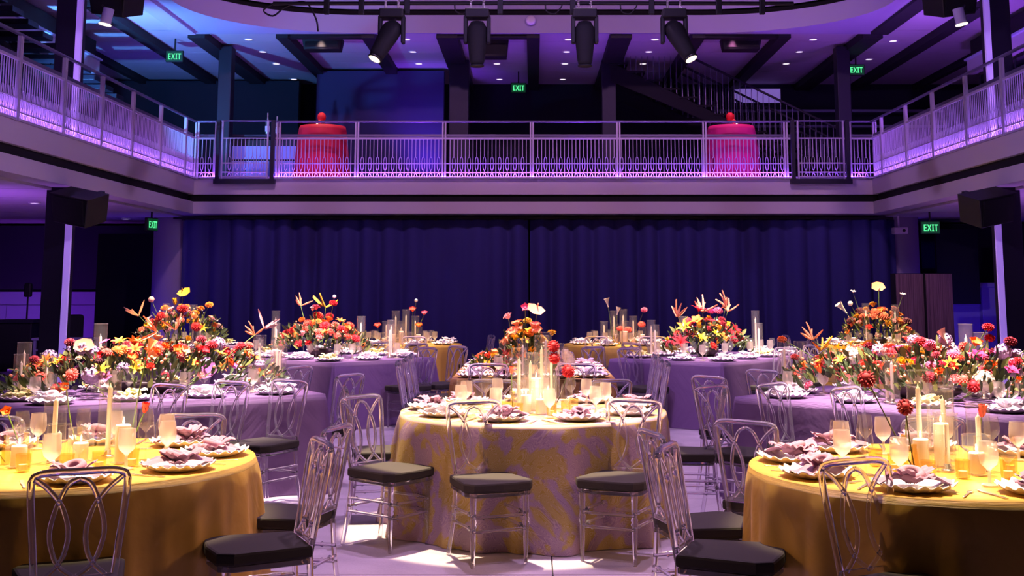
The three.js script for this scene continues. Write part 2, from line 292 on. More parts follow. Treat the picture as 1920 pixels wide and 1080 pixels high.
function railing(name, X0, Z0, X1, Z1, posts, label, skip = []) {
  const dx = X1 - X0, dz = Z1 - Z0, L = Math.hypot(dx, dz);
  const o = base(name, X0, 3.72, Z0, Math.atan2(dz, dx)); tag(o, label, 'railing');
  const spans = []; let last = 0; for (const s of [...skip, [L, L]]) { spans.push([last, s[0]]); last = s[1]; }
  for (const [a, b] of spans) {
    if (b - a < 0.05) continue;
    part('handrail', rbox(b - a, 0.035, 0.06, 0.012, (a + b) / 2, 1.12, 0), M.handrail, o);
    part('panel_rail', box(b - a, 0.035, 0.03, (a + b) / 2, 0.79, 0), M.rail, o);
    part('infill_rail', box(b - a, 0.05, 0.02, (a + b) / 2, 0.85, -0.03), M.handrail, o);
    part('panel_rail', box(b - a, 0.014, 0.016, (a + b) / 2, 0.295, 0), M.rail, o);
    part('panel_rail', box(b - a, 0.02, 0.022, (a + b) / 2, 0.12, 0), M.rail, o);
    part('panel_rail', box(b - a, 0.03, 0.03, (a + b) / 2, 0.025, 0), M.rail, o);
  }
  for (const p of posts) part('post', postGeo, M.rail, o, p, 0, 0);
  const n = Math.floor(L / 0.074);
  for (let i = 1; i < n; i++) {
    const x = i * L / n; if (skip.some(([a, b]) => x > a - 0.03 && x < b + 0.03) || posts.some((p) => Math.abs(x - p) < 0.045)) continue;
    part('baluster', i % 2 ? straightBar : loopBar, M.rail, o, x, 0, 0);
  }
  return o;
}
railing('balcony_railing', -6.6, 23.45, 6.7, 23.45, [0.04, 0.43, 1.63, 3.16, 4.86, 6.57, 8.26, 9.94, 11.52, 12.76, 13.26], 'long back balcony railing with looped violet lit balusters', [[0.5, 1.5], [11.62, 12.66]]);
railing('balcony_railing', -6.6, 10.4, -6.6, 23.4, [0.7, 2.1, 3.5, 4.9, 6.4, 7.9, 9.35, 10.85, 12.4], 'side balcony railing running along the left edge, lit violet from below');
railing('balcony_railing', 6.6, 23.4, 6.6, 10.4, [0.65, 2.15, 3.6, 5.15, 6.6, 8.05, 9.5, 11.0, 12.4], 'side balcony railing running along the right edge, lit violet from below');
for (const [X, W, label] of [[-5.59, 1.06, 'dark framed gate section set into the back railing near the blue bar'], [5.57, 1.06, 'dark framed gate section set into the back railing below the stairs']]) {
  const o = base('balcony_gate', X, 3.64, 23.36); tag(o, label, 'gate');
  for (const s of [-1, 1]) { part('gate_post', rbox(0.075, 1.2, 0.09, 0.008, s * W / 2, 0.62, 0), M.steel, o); part('gate_stile', box(0.03, 1.16, 0.03, s * (W / 2 - 0.09), 0.62, 0.05), M.rail, o); }
  part('sill', box(W + 0.12, 0.09, 0.14, 0, 0.02, 0), M.steel, o);
  for (const y of [0.11, 0.2, 0.375, 0.86]) part('gate_rail', box(W - 0.2, 0.022, 0.025, 0, y, 0.02), M.rail, o);
  part('handrail', rbox(W, 0.03, 0.05, 0.01, 0, 1.2, 0), M.handrail, o);
  for (let i = -5; i <= 5; i++) part('baluster', i % 2 ? straightBar : loopBar, M.rail, o, i * 0.074, 0.08, 0.02);
}
// low upstand behind the side railings and the light channel along the deck edge
for (const s of [-1, 1]) {
  struct('trim_upstand', at(box(0.06, 0.36, 13), s * 6.86, 3.9, 16.9), M.upstand);
  const o = base('light_channel', s * 6.62, 3.735, 16.9); tag(o, s < 0 ? 'violet light strip along the foot of the left railing' : 'violet light strip along the foot of the right railing', 'light strip');
  part('strip', box(0.02, 0.015, 13, s * 0.06, 0, 0), M.led, o); part('lip', box(0.012, 0.035, 13, -s * 0.005, 0, 0), M.plaster, o);
  area(0xa86cff, 60, 13, 0.05, s * 6.66, 3.75, 16.9, s * 6.78, 4.6, 16.9);
}
{
  const o = base('light_channel', 0, 3.735, 23.42); tag(o, 'violet light strip along the foot of the back railing', 'light strip');
  part('strip', box(12.9, 0.015, 0.02, 0, 0, 0), M.led, o); part('lip', box(12.9, 0.035, 0.012, 0, 0, 0.03), M.plaster, o);
  area(0x9450ff, 120, 12.9, 0.05, 0, 3.75, 23.4, 0, 4.6, 23.52);
}
// ---------------------------------------------------------------- things of the upper level
// stairs that rise from right to left behind the balcony
for (const [Z, label] of [[26.9, 'dark staircase flight rising to the left, the nearer of the two'], [28.9, 'dark staircase flight rising to the left, the farther of the two']]) {
  const o = base('staircase', 7.4, 3.72, Z); tag(o, label, 'staircase');
  const n = 15, run = 0.38, rise = 0.19;
  part('stringer', new THREE.ExtrudeGeometry(new THREE.Shape([[0, 0], [-n * run, n * rise], [-n * run, n * rise - 0.42], [0.6, -0.0]].map((p) => new THREE.Vector2(p[0], p[1]))), { depth: 0.08, bevelEnabled: false }), M.mesh, o, 0, 0, 0.5);
  const tr = box(run + 0.02, 0.04, 1.2); for (let i = 0; i < n; i++) part('tread', tr, M.mesh, o, -(i + 0.5) * run, (i + 0.5) * rise + 0.06, 0);
  const ang = Math.atan2(rise, run), len = n * Math.hypot(run, rise);
  for (const z of [0.58, -0.58]) {
    const hr = part('handrail', rbox(len, 0.05, 0.04, 0.01), M.steel, o, -n * run / 2, n * rise / 2 + 1.0, z); hr.rotation.z = -ang;
    const b = box(0.014, 0.95, 0.014); for (let i = 0; i < n * 3; i++) part('baluster', b, M.handrail, o, -(i + 0.5) * run / 3, (i + 0.5) * rise / 3 + 0.5, z);
  }
}
{ const o = base('tread_stack', -8.45, 5.3, 23.3); tag(o, 'dark stepped treads under the blue fascia of the left balcony', 'stairs'); const g = rbox(0.8, 0.09, 0.42, 0.01); for (let i = 0; i < 10; i++) part('tread', g, M.steel, o, 0, i * 0.075, i * 0.6); part('stringer', tube([[-0.42, -0.1, -0.2], [-0.42, 0.65, 5.6]], 0.05, 2, 6), M.mesh, o); for (const k of [5, 9]) part('hanger', box(0.03, 1.4 - k * 0.075, 0.03), M.steel, o, 0.3, k * 0.075 + (1.4 - k * 0.075) / 2, k * 0.6); }
// exit signs
{
  const c = document.createElement('canvas'); c.width = 256; c.height = 160; const x = c.getContext('2d');
  x.fillStyle = '#06301a'; x.fillRect(0, 0, 256, 160); x.fillStyle = '#5dffa0'; x.font = 'bold 118px sans-serif'; x.textAlign = 'center'; x.textBaseline = 'middle';
  x.save(); x.translate(128, 84); x.scale(0.86, 1.12); x.fillText('EXIT', 0, 0); x.restore();
  const t = new THREE.CanvasTexture(c); t.colorSpace = THREE.SRGBColorSpace;
  const face = std(0x0a3018, 0.5, { emissiveMap: t, emissive: 0xffffff, emissiveIntensity: 1.15 });
  for (const [X, Y, Z, turn, label] of [[-7.35, 6.32, 24.4, 0, 'green EXIT sign hanging above the left end of the back balcony'], [-0.35, 6.3, 28.2, 0, 'green EXIT sign in the middle of the dark upper recess'], [6.9, 6.24, 25.5, 0, 'green EXIT sign hanging near the column above the stairs'],
    [7.32, 2.72, 22.4, 0, 'green EXIT sign under the right balcony beside the round column'], [7.94, 2.7, 20, 0.75, 'green EXIT sign under the right balcony at the picture edge'], [-7.05, 2.78, 22.4, 1.3, 'green EXIT sign seen almost edge-on beside the left round column']]) {
    const o = base('exit_sign', X, Y, Z, turn); tag(o, label, 'exit sign');
    part('housing', rbox(0.36, 0.24, 0.06, 0.012), M.black, o); part('sign_face', new THREE.PlaneGeometry(0.33, 0.21), face, o, 0, 0, 0.034);
    part('hanger', box(0.03, (Y > 4 ? HC + 0.09 : 3.05) - Y - 0.1, 0.02, 0, 0.1 + ((Y > 4 ? HC + 0.09 : 3.05) - Y - 0.1) / 2, 0), M.black, o);
  }
}
// recessed downlights
{
  const cols = [[-2.61, 'third'], [-5.86, 'second'], [0.72, 'fifth'], [2.5, 'sixth'], [5.76, 'seventh'], [-0.83, 'fourth'], [-8.0, 'first']];
  const g = cyl(0.075, 0.075, 0.012, 20), rim = new THREE.TorusGeometry(0.085, 0.014, 6, 24).rotateX(Math.PI / 2);
  const put = (X, Y, Z, label) => { const o = base('downlight', X, Y, Z); tag(o, label, 'downlight', 'recessed ceiling downlights'); part('trim_ring', rim, M.white, o); part('lamp_face', g, M.downlight, o); };
  const ordn = ['nearest', 'second', 'third', 'farthest'];
  for (const [X, c] of cols) [24.45, 25.75, 27.15, 29.2].forEach((Z, k) => { if ((Math.abs(X) < 1 || X < -5 || Z < 28) && !(X === -0.83 && k === 0) && !(X === -2.61 && k > 2)) put(X, HC + 0.07, Z, `small white recessed downlight, ${ordn[k]} in the ${c} ceiling row from the left`); });
  [[7.55, 21.9], [7.45, 24.6], [7.5, 26.6], [-8.3, 21.3], [-8.15, 18.4]].forEach(([X, Z], k) => put(X, HC + 0.07, Z, `small white recessed downlight in the outer balcony ceiling, ${['right side nearest', 'right side second', 'right side farthest', 'left side farther', 'left side nearer'][k]}`));
  [[-8.2, 19.9], [-8.2, 24.4], [-8.3, 17.9], [8.2, 19.5]].forEach(([X, Z], k) => put(X, 3.0, Z, `small white downlight under the balcony, ${['left side middle one', 'left side farthest one', 'left side nearest one', 'right side one'][k]}`));
}
// dark loudspeakers hung from the ceiling, and wedges on the columns
[-4.28, -0.9, 4.22].forEach((X, k) => {
  const o = base('ceiling_loudspeaker', X, k === 1 ? 6.45 : 6.52, 24.2); tag(o, `black box loudspeaker under the back ceiling, the ${['left', 'middle', 'right'][k]} one of three`, 'loudspeaker', 'loudspeakers under the back ceiling');
  part('cabinet', new THREE.CylinderGeometry(0.56, 0.5, k === 1 ? 0.4 : 0.24, 4, 1).rotateY(Math.PI / 4).scale(1, 1, 0.55), M.black, o); part('bracket', box(0.06, 0.2, 0.06, 0, 0.2, 0), M.beam, o); part('grille', box(0.66, k === 1 ? 0.3 : 0.16, 0.02, 0, 0, 0.2), M.mesh, o);
});
for (const s of [-1, 1]) for (const up of [0, 1]) {
  const o = base('column_loudspeaker', s * (up ? 5.95 : 6.33), up ? 5.68 : 2.72, 16.9); tag(o, `black wedge loudspeaker on the ${s < 0 ? 'left' : 'right'} steel column, ${up ? 'at balcony ceiling height' : 'under the balcony'}`, 'loudspeaker');
  o.rotation.set(0.32, s * 0.42, s * 0.06);
  part('cabinet', new THREE.ExtrudeGeometry(new THREE.Shape([[-0.34, 0.2], [0.34, 0.2], [0.28, -0.19], [-0.28, -0.19]].map((p) => new THREE.Vector2(...p))), { depth: 0.4, bevelEnabled: true, bevelSize: 0.01, bevelThickness: 0.01, bevelSegments: 1 }), M.black, o, 0, 0, -0.2);
  part('grille', box(0.54, 0.34, 0.01, 0, 0.01, 0.215), M.mesh, o); part('bracket', box(0.08, 0.08, 0.3, 0, 0.1, -0.3), M.steel, o);
}
// small white spot heads beside the upper columns
for (const s of [-1, 1]) {
  const o = base('accent_spotlight', s * 5.95, 5.3, 16.5); o.rotation.z = s * 0.2; tag(o, `small pinkish cylinder spotlight hung by the ${s < 0 ? 'left' : 'right'} upper column`, 'spotlight');
  part('housing', cyl(0.075, 0.075, 0.22, 20, 0, 0.06, 0), M.ring, o); part('lamp_face', cyl(0.085, 0.085, 0.02, 20, 0, -0.06, 0), M.lens, o); part('arm', tube([[0, 0.15, 0], [s * 0.1, 0.2, 0], [s * 0.2, 0.2, -0.3], [s * 0.5, 0.2, -0.5]], 0.012, 12), M.steel, o);
}
{
  const o = base('wall_projector', 7.12, 2.72, 23.6); tag(o, 'small white box fixture on a bracket by the right round column', 'projector');
  part('housing', rbox(0.27, 0.13, 0.22, 0.02), M.white, o); part('bracket', box(0.03, 0.26, 0.03, -0.02, 0.19, 0), M.white, o); part('lens', cyl(0.03, 0.03, 0.02, 12).rotateX(Math.PI / 2), M.black, o, 0.05, 0, 0.115);
  const d = base('fascia_dome', -0.05, 6.86, 23.42); tag(d, 'round white disc fixture on the upper ring fascia', 'sensor'); part('dome', new THREE.SphereGeometry(0.092, 24, 12).scale(1, 1, 0.5), M.white, d); part('rim', new THREE.TorusGeometry(0.092, 0.01, 6, 24), M.ring, d);
}
// truss pipe with four moving heads
{
  const t = base('lighting_pipe', 0, 5.18, 15); tag(t, 'black horizontal lighting pipe with hanging brackets and looped cables', 'lighting pipe');
  part('pipe', tube([[-3.3, 0, 0], [0, 0.005, 0], [3.3, 0, 0]], 0.026, 8, 10), M.black, t); part('pipe', tube([[-3.3, 0.16, 0], [0, 0.165, 0], [3.3, 0.16, 0]], 0.02, 8, 8), M.black, t);
  for (const x of [-2.62, -2.18, -1.6, -0.42, 0.5, 1.5, 2.35, 2.9]) part('bracket', rbox(0.07, 0.24, 0.07, 0.01), M.black, t, x, -0.02, 0);
  part('cable', tube([[-3.3, 0, 0], [-3.42, -0.09, 0], [-3.3, -0.16, 0], [-3.15, -0.05, 0], [-2.9, 0.02, 0], [-2.75, -0.2, 0], [-2.72, -0.36, 0]], 0.012, 40), M.black, t);
  for (const x of [-1.0, 0.15, 1.1]) part('cable', tube([[x, 0, 0], [x + 0.02, -0.1, 0], [x + 0.12, -0.13, 0], [x + 0.2, -0.05, 0], [x + 0.22, 0, 0]], 0.01, 24), M.black, t);
  const heads = [[-1.79, 0.42, 0.35, 'lit, aimed left'], [-0.71, 0, -0.1, 'the left one of the dark middle pair'], [0.65, 0, -0.1, 'the right one of the dark middle pair'], [1.78, -0.42, 0.35, 'lit, aimed right']];
  heads.forEach(([x, roll, lit, which], k) => {
    const o = base('moving_head_light', x, 5.04, 15); tag(o, `black moving head stage light under the pipe, ${which}`, 'stage light', 'moving heads on the pipe');
    part('base', rbox(0.3, 0.12, 0.24, 0.02, 0, 0, 0), M.black, o); for (const s of [-1, 1]) part('clamp', rbox(0.03, 0.16, 0.05, 0.006, s * 0.08, 0.12, 0), M.steelware, o);
    for (const s of [-1, 1]) part('yoke_arm', rbox(0.05, 0.36, 0.13, 0.02, s * 0.145, -0.2, 0), M.black, o);
    const head = part('head', merge([lathe([[0.001, -0.46], [0.075, -0.46], [0.095, -0.4], [0.125, -0.1], [0.125, 0.02], [0.08, 0.1], [0.001, 0.11]], 20)]), M.mesh, o, 0, -0.2, 0);
    head.rotation.set(lit > 0 ? -0.35 : 0.0, 0, -roll);
    part('lamp_face', cyl(0.078, 0.078, 0.015, 24), lit > 0 ? M.lens : M.mesh, head, 0, -0.465, 0); part('lens_ring', new THREE.TorusGeometry(0.08, 0.012, 8, 24).rotateX(Math.PI / 2), M.black, head, 0, -0.462, 0);
    if (lit > 0) spot(WARM, 12, x - Math.sin(roll) * 0.5, 4.32, 14.75, x * 2.2, 0.8, 12.2, 12 * D2R, 0.4, 3);
  });
  // lamp housings above the frame that throw the pin spots and the violet wash
  const can = (X, Y, Z, label, hex) => { const o = base('spotlight_can', X, Y + 0.16, Z); tag(o, label, 'spotlight', 'lamps rigged high in the atrium'); part('housing', lathe([[0.001, 0.3], [0.1, 0.3], [0.12, 0.05], [0.12, -0.02]], 20), M.black, o); part('lamp_face', cyl(0.09, 0.09, 0.01, 20), std(0xffffff, 0.5, { emissive: hex, emissiveIntensity: 1 }), o, 0, 0.06, 0); part('yoke', box(0.03, 0.4, 0.03, 0, 0.45, 0), M.steel, o); };
  const above = { C: 'patterned centre table', L: 'front left gold table', R: 'front right gold table', E: 'left lavender table', H: 'right lavender table', D: 'long middle table', F: 'back left lavender table', G: 'back right lavender table', M: 'far inner left table', N: 'far gold table right of centre', I: 'far left floral table', K: 'far right gold table' };
  for (const [k, c, , X, Z, h, , , dx, dz] of PINS) can(X + dx, h, Z + dz, `black spotlight can rigged high above the ${above[k]}`, c);
  WASHES.forEach(([X, Y, Z], i) => can(X, Y, Z, `black violet wash lamp high in the atrium, ${['first', 'second', 'third', 'fourth', 'fifth', 'sixth', 'seventh', 'eighth', 'ninth', 'tenth', 'eleventh'][i]} in its rig from the camera`, 0xb478f0));
}
// cocktail tables in red and magenta cloth on the balcony
const pleated = (R0, R1, H, n, amp, nu = 144, nv = 14, top = 5) => grid(nu, top + nv, (u, v) => {
  const a = u * 2 * Math.PI, j = v * (top + nv); if (j <= top) { const q = j / top; return [R0 * q * Math.cos(a), H, R0 * q * Math.sin(a)]; }
  const t = (j - top) / nv, w = amp * t * (Math.sin(n * a) + 0.6 * Math.sin((n * 0.62 | 0) * a + 1.7)), r = R0 + 0.012 * Math.min(1, t * 8) + (R1 - R0) * Math.pow(t, 0.8) + w;
  return [r * Math.cos(a), H * (1 - t) + 0.004, r * Math.sin(a), a * R0, t * H];
});
for (const s of [-1, 1]) {
  const X = s < 0 ? -4.28 : 4.02, c = part('cocktail_tablecloth', pleated(0.46, 0.56, 1.14, 14, 0.02), s < 0 ? M.red : M.magenta); c.position.copy(P(X, 3.725, 24.4));
  tag(c, s < 0 ? 'red floor-length cloth over a cocktail table behind the balcony railing' : 'magenta floor-length cloth over a cocktail table behind the balcony railing', 'tablecloth');
  spot(s < 0 ? 0xffd8d0 : 0xff90e0, 14, X, HC, 23.9, X, 4.3, 24.4, 24 * D2R, 0.8, 3); const v = base('bud_vase', X, 4.87, 24.35); tag(v, `small red flower and candle on the ${s < 0 ? 'red' : 'magenta'} balcony cocktail table`, 'vase');
  part('vase', lathe([[0.001, 0], [0.045, 0], [0.05, 0.06], [0.03, 0.1], [0.035, 0.12]], 16), M.ceramic, v); part('flower', new THREE.IcosahedronGeometry(0.09, 1).scale(1, 1.1, 1), PETAL.red, v, -0.02, 0.19, 0); part('flower', new THREE.IcosahedronGeometry(0.05, 1), PETAL.coral, v, s * 0.04, 0.1, 0.03); part('candle_flame', new THREE.SphereGeometry(0.025, 10, 8), M.flame, v, s * 0.1, 0.03, 0.05);
}
// blue lit bar counter
{
  const o = base('bar_counter', -5.55, 3.72, 25.6); tag(o, 'blue lit bar counter behind the left gate of the balcony', 'bar');
  for (let i = 0; i < 4; i++) part('front_panel', box(0.48, 0.5, 0.04, -0.75 + i * 0.5, 0.3, 0.25), M.barfront, o);
  part('counter_face', box(2, 0.28, 0.06, 0, 0.72, 0.25), M.barfront, o); part('shelf', box(2, 0.1, 0.3, 0, 0.58, 0.1), M.black, o); part('worktop', rbox(2.1, 0.06, 0.6, 0.01, 0, 1.08, 0), M.steel, o); part('counter_body', box(1.96, 1.0, 0.4, 0, 0.5, 0), M.black, o);
  spot(0x5a6cff, 2.5, -5.5, 4.9, 24.5, -5.55, 4.2, 25.6, 60 * D2R, 1, 4);
  for (const [x, h, l] of [[-0.12, 0.5, 'tall silver bottle on the bar counter, the left one of two'], [0.08, 0.42, 'shorter silver bottle on the bar counter, the right one of two']]) { const b = base('bottle', -5.55 + x, 4.83, 25.6); tag(b, l, 'bottle'); part('body', lathe([[0.001, 0], [0.05, 0], [0.05, h * 0.6], [0.018, h * 0.75], [0.018, h], [0.001, h]], 16), M.steelware, b); part('label', cyl(0.052, 0.052, 0.12, 16, 0, h * 0.3, 0), M.white, b); }
}
// things under the balconies
for (const [X, W, l] of [[6.78, 0.52, 'tall dark wood cabinet panel, the left one of the pair'], [7.27, 0.5, 'tall dark wood cabinet panel, the right one of the pair']]) {
  const o = base('wood_cabinet', X, 0, 22.05 + (X > 7 ? 0.0 : 0.12)); tag(o, l, 'cabinet', 'dark wood cabinets by the right column');
  part('carcass', rbox(W - 0.02, 1.88, 0.3, 0.01, 0, 0.94, -0.02), M.mesh, o); part('door', rbox(W - 0.03, 1.84, 0.03, 0.006, 0, 0.95, 0.15), M.wood, o); part('plinth', box(W - 0.04, 0.08, 0.28, 0, 0.04, 0), M.black, o);
}
{
  const o = base('equipment_cart', -9.2, 0, 22); tag(o, 'black equipment cart below the left balcony by the panelled wall', 'cart');
  part('case', rbox(0.62, 0.8, 0.5, 0.02, 0, 0.6, 0), M.black, o); part('top_tray', rbox(0.7, 0.06, 0.56, 0.01, 0, 1.03, 0), M.steel, o); for (const x of [-0.25, 0.25]) part('wheel', cyl(0.06, 0.06, 0.04, 14).rotateZ(Math.PI / 2), M.black, o, x, 0.08, 0.2); for (const x of [-0.27, 0.27]) part('leg', box(0.04, 0.2, 0.04, x, 0.16, 0.2), M.black, o);
  const s = base('light_stand', -9.5, 0, 23); tag(s, 'dark lamp stand with a bulky head standing by the panelled wall', 'stand');
  part('pole', cyl(0.015, 0.02, 1.5, 10, 0, 0.75, 0), M.black, s); part('head', rbox(0.13, 0.26, 0.12, 0.03, 0, 1.58, 0), M.black, s); for (let k = 0; k < 3; k++) part('leg', tube([[0, 0.4, 0], [0.28 * Math.cos(k * 2.1), 0.02, 0.28 * Math.sin(k * 2.1)]], 0.012, 2), M.black, s);
  const a = base('armchair', -8.2, 0, 21.6, 0.5); tag(a, 'dark upholstered armchair beside the left steel column', 'armchair');
  part('seat', rbox(0.62, 0.25, 0.6, 0.05, 0, 0.35, 0), M.mesh, a); part('backrest', rbox(0.62, 0.7, 0.16, 0.06, 0, 0.8, -0.26), M.mesh, a); for (const x of [-0.33, 0.33]) { part('arm', rbox(0.1, 0.45, 0.6, 0.04, x, 0.45, 0), M.mesh, a); part('leg', cyl(0.02, 0.015, 0.22, 8, x * 0.85, 0.11, 0.24), M.black, a); part('leg', cyl(0.02, 0.015, 0.22, 8, x * 0.85, 0.11, -0.24), M.black, a); }
  const f = base('side_console', -7.75, 0, 20.4); tag(f, 'pale violet lit low console table near the left steel column', 'console');
  part('tabletop', rbox(1.0, 0.04, 0.4, 0.01, 0, 0.78, 0), M.violetwall, f); part('shelf', rbox(0.94, 0.03, 0.36, 0.01, 0, 0.6, 0), M.violetwall, f); for (const x of [-0.45, 0.45]) for (const z of [-0.16, 0.16]) part('leg', box(0.04, 0.77, 0.04, x, 0.385, z), M.violetwall, f);
}

// ---------------------------------------------------------------- tables and cloths
const T = 0.76;
// [key, name in labels, X, Z]
const TABLES = {
  L: { n: 'the front left gold table', X: -2.296, Z: 6.087, r: 0.915 }, R: { n: 'the front right gold table', X: 1.937, Z: 5.833, r: 0.915 }, C: { n: 'the patterned centre table', X: 0, Z: 8.59, r: 0.915 },
  M: { n: 'the far inner left table', X: -2.02, Z: 18.9, r: 0.915 }, N: { n: 'the far inner right table', X: 1.39, Z: 18.9, r: 0.915 },
  I: { n: 'the far left floral table', X: -5.3, Z: 18.4, r: 0.915 }, K: { n: 'the far right gold table', X: 5.25, Z: 18.5, r: 0.915 },
};
const rect = (k, n, cX, cZ, ax, az, la, lb) => {   // corner nearest the camera, direction of side a; side b is perpendicular, away from the camera
  const l = Math.hypot(ax, az); ax /= l; az /= l; let bx = -az, bz = ax; if (bz < 0) { bx = -bx; bz = -bz; }
  TABLES[k] = { n, a: [ax, az], b: [bx, bz], la, lb, X: cX + ax * la / 2 + bx * lb / 2, Z: cZ + az * la / 2 + bz * lb / 2, c: [cX, cZ] };
};
rect('E', 'the left lavender table', -3.72, 8.68, 2.05, 1.22, 2.4, 1.5);
rect('H', 'the right lavender table', 3.36, 8.06, -1.8, 1.59, 2.4, 1.5);
rect('F', 'the back left lavender table', -2.26, 14.0, 0.68, 0.73, 1.56, 2.44);
rect('G', 'the back right lavender table', 2.151, 14.0, -0.8, 0.62, 1.56, 2.44);
rect('D', 'the long middle table', -0.77, 11.5, 1, 0, 1.54, 2.25);
const corner = (t, u, v) => [t.X + t.a[0] * u + t.b[0] * v, t.Z + t.a[1] * u + t.b[1] * v];   // u, v from the table's centre, metres
function rectCloth(t, H, seedN) {
  const hx = t.la / 2, hy = t.lb / 2, R = 0.03, per = [], step = 0.035;
  const side = (x0, y0, x1, y1, nx, ny) => { const L = Math.hypot(x1 - x0, y1 - y0), n = Math.round(L / step); for (let i = 0; i < n; i++) per.push([x0 + (x1 - x0) * i / n, y0 + (y1 - y0) * i / n, nx, ny, Math.min(i, n - i) / n * L]); };
  const cor = (cx, cy, a0) => { for (let i = 0; i < 9; i++) { const a = a0 + i / 9 * Math.PI / 2; per.push([cx + R * Math.cos(a), cy + R * Math.sin(a), Math.cos(a), Math.sin(a), 0, 1]); } };
  side(-hx + R, -hy, hx - R, -hy, 0, -1); cor(hx - R, -hy + R, -Math.PI / 2); side(hx, -hy + R, hx, hy - R, 1, 0); cor(hx - R, hy - R, 0); side(hx - R, hy, -hx + R, hy, 0, 1); cor(-hx + R, hy - R, Math.PI / 2); side(-hx, hy - R, -hx, -hy + R, -1, 0); cor(-hx + R, -hy + R, Math.PI);
  const n = per.length, top = 4, nv = 14;
  return grid(n, top + nv, (u, v) => {
    const i = Math.round(u * n) % n, p = per[i], j = Math.round(v * (top + nv)); if (j <= top) return [p[0] * j / top, H, p[1] * j / top, p[0] * j / top, p[1] * j / top];
    const q = (j - top) / nv, c = p[5] ? 1 : Math.exp(-p[4] * 9);
    const f = 0.004 + 0.03 * q + c * 0.09 * q + q * (1 - c) * 0.02 * Math.sin(i * 0.36 + seedN + 2 * noise.noise(i * 0.06, seedN, 0.5)) + q * c * 0.03 * Math.sin(i * 1.3);
    return [p[0] + p[2] * f, H * (1 - q) + 0.004, p[1] + p[3] * f, i * step, q * H];
  });
}
const clothLabel = { L: 'gold satin floor-length cloth on the front left round table', R: 'gold satin floor-length cloth on the front right round table', C: 'gold and lavender patterned cloth pooling on the floor round the centre table', M: 'gold floor-length cloth on the far round table left of the curtain split', N: 'gold floor-length cloth on the far round table right of the curtain split', I: 'lavender floor-length cloth on the far left table under a tall floral mound', K: 'gold floor-length cloth on the far right table by the wood cabinets', E: 'lavender floor-length cloth on the left long table of red blooms', H: 'lavender floor-length cloth on the right long table of coral blooms', F: 'lavender floor-length cloth on the back left table with its corner towards the aisle', G: 'lavender floor-length cloth on the back right table with its corner towards the aisle', D: 'brown gold cloth on the long table directly behind the centre table' };
for (const k in TABLES) {
  const t = TABLES[k]; let o;
  if (t.r) {
    const near = 'LRC'.includes(k);
    const n = k === 'C' ? 11 : 15, amp = k === 'C' ? 0.13 : 0.085, ph = k.charCodeAt(0);
    const g = grid(near ? 360 : 150, 28, (u, v) => {
      const a = u * 2 * Math.PI, j = Math.round(v * 28); if (j <= 5) { const q = j / 5; return [t.r * q * Math.cos(a), T, t.r * q * Math.sin(a), t.r * q * Math.cos(a), t.r * q * Math.sin(a)]; }
      // folds: ridges of unequal height and width that grow towards the hem
      const q = (j - 5) / 23, b = n * a + 0.9 * Math.sin(2 * a + ph) + 0.6 * Math.sin(5 * a + ph * 2), ridge = Math.pow(0.5 + 0.5 * Math.cos(b), 1.7) * (0.65 + 0.35 * Math.sin(3 * a + ph)) + 0.25 * Math.pow(0.5 + 0.5 * Math.cos(2 * b + 1.3), 2);
      const r = t.r + 0.012 * Math.min(1, q * 10) + 0.012 * q + amp * ridge * Math.pow(q, 0.85) + 0.006 * q * Math.sin(37 * a);
      return [r * Math.cos(a), T * (1 - q) + 0.004, r * Math.sin(a), a * t.r, q * T];
    });
    o = part('tablecloth', g, k === 'C' ? M.brocade : k === 'I' ? M.lavender : M.gold); o.position.copy(P(t.X, 0, t.Z)); o.rotation.y = k === 'C' ? 0.25 : rr(0, 6);
  } else {
    o = part('tablecloth', rectCloth(t, T, k.charCodeAt(0)), k === 'D' ? M.brown : M.lavender); o.position.copy(P(t.X, 0, t.Z)); o.rotation.y = Math.atan2(t.a[1], t.a[0]);
  }
  tag(o, clothLabel[k], 'tablecloth');
}
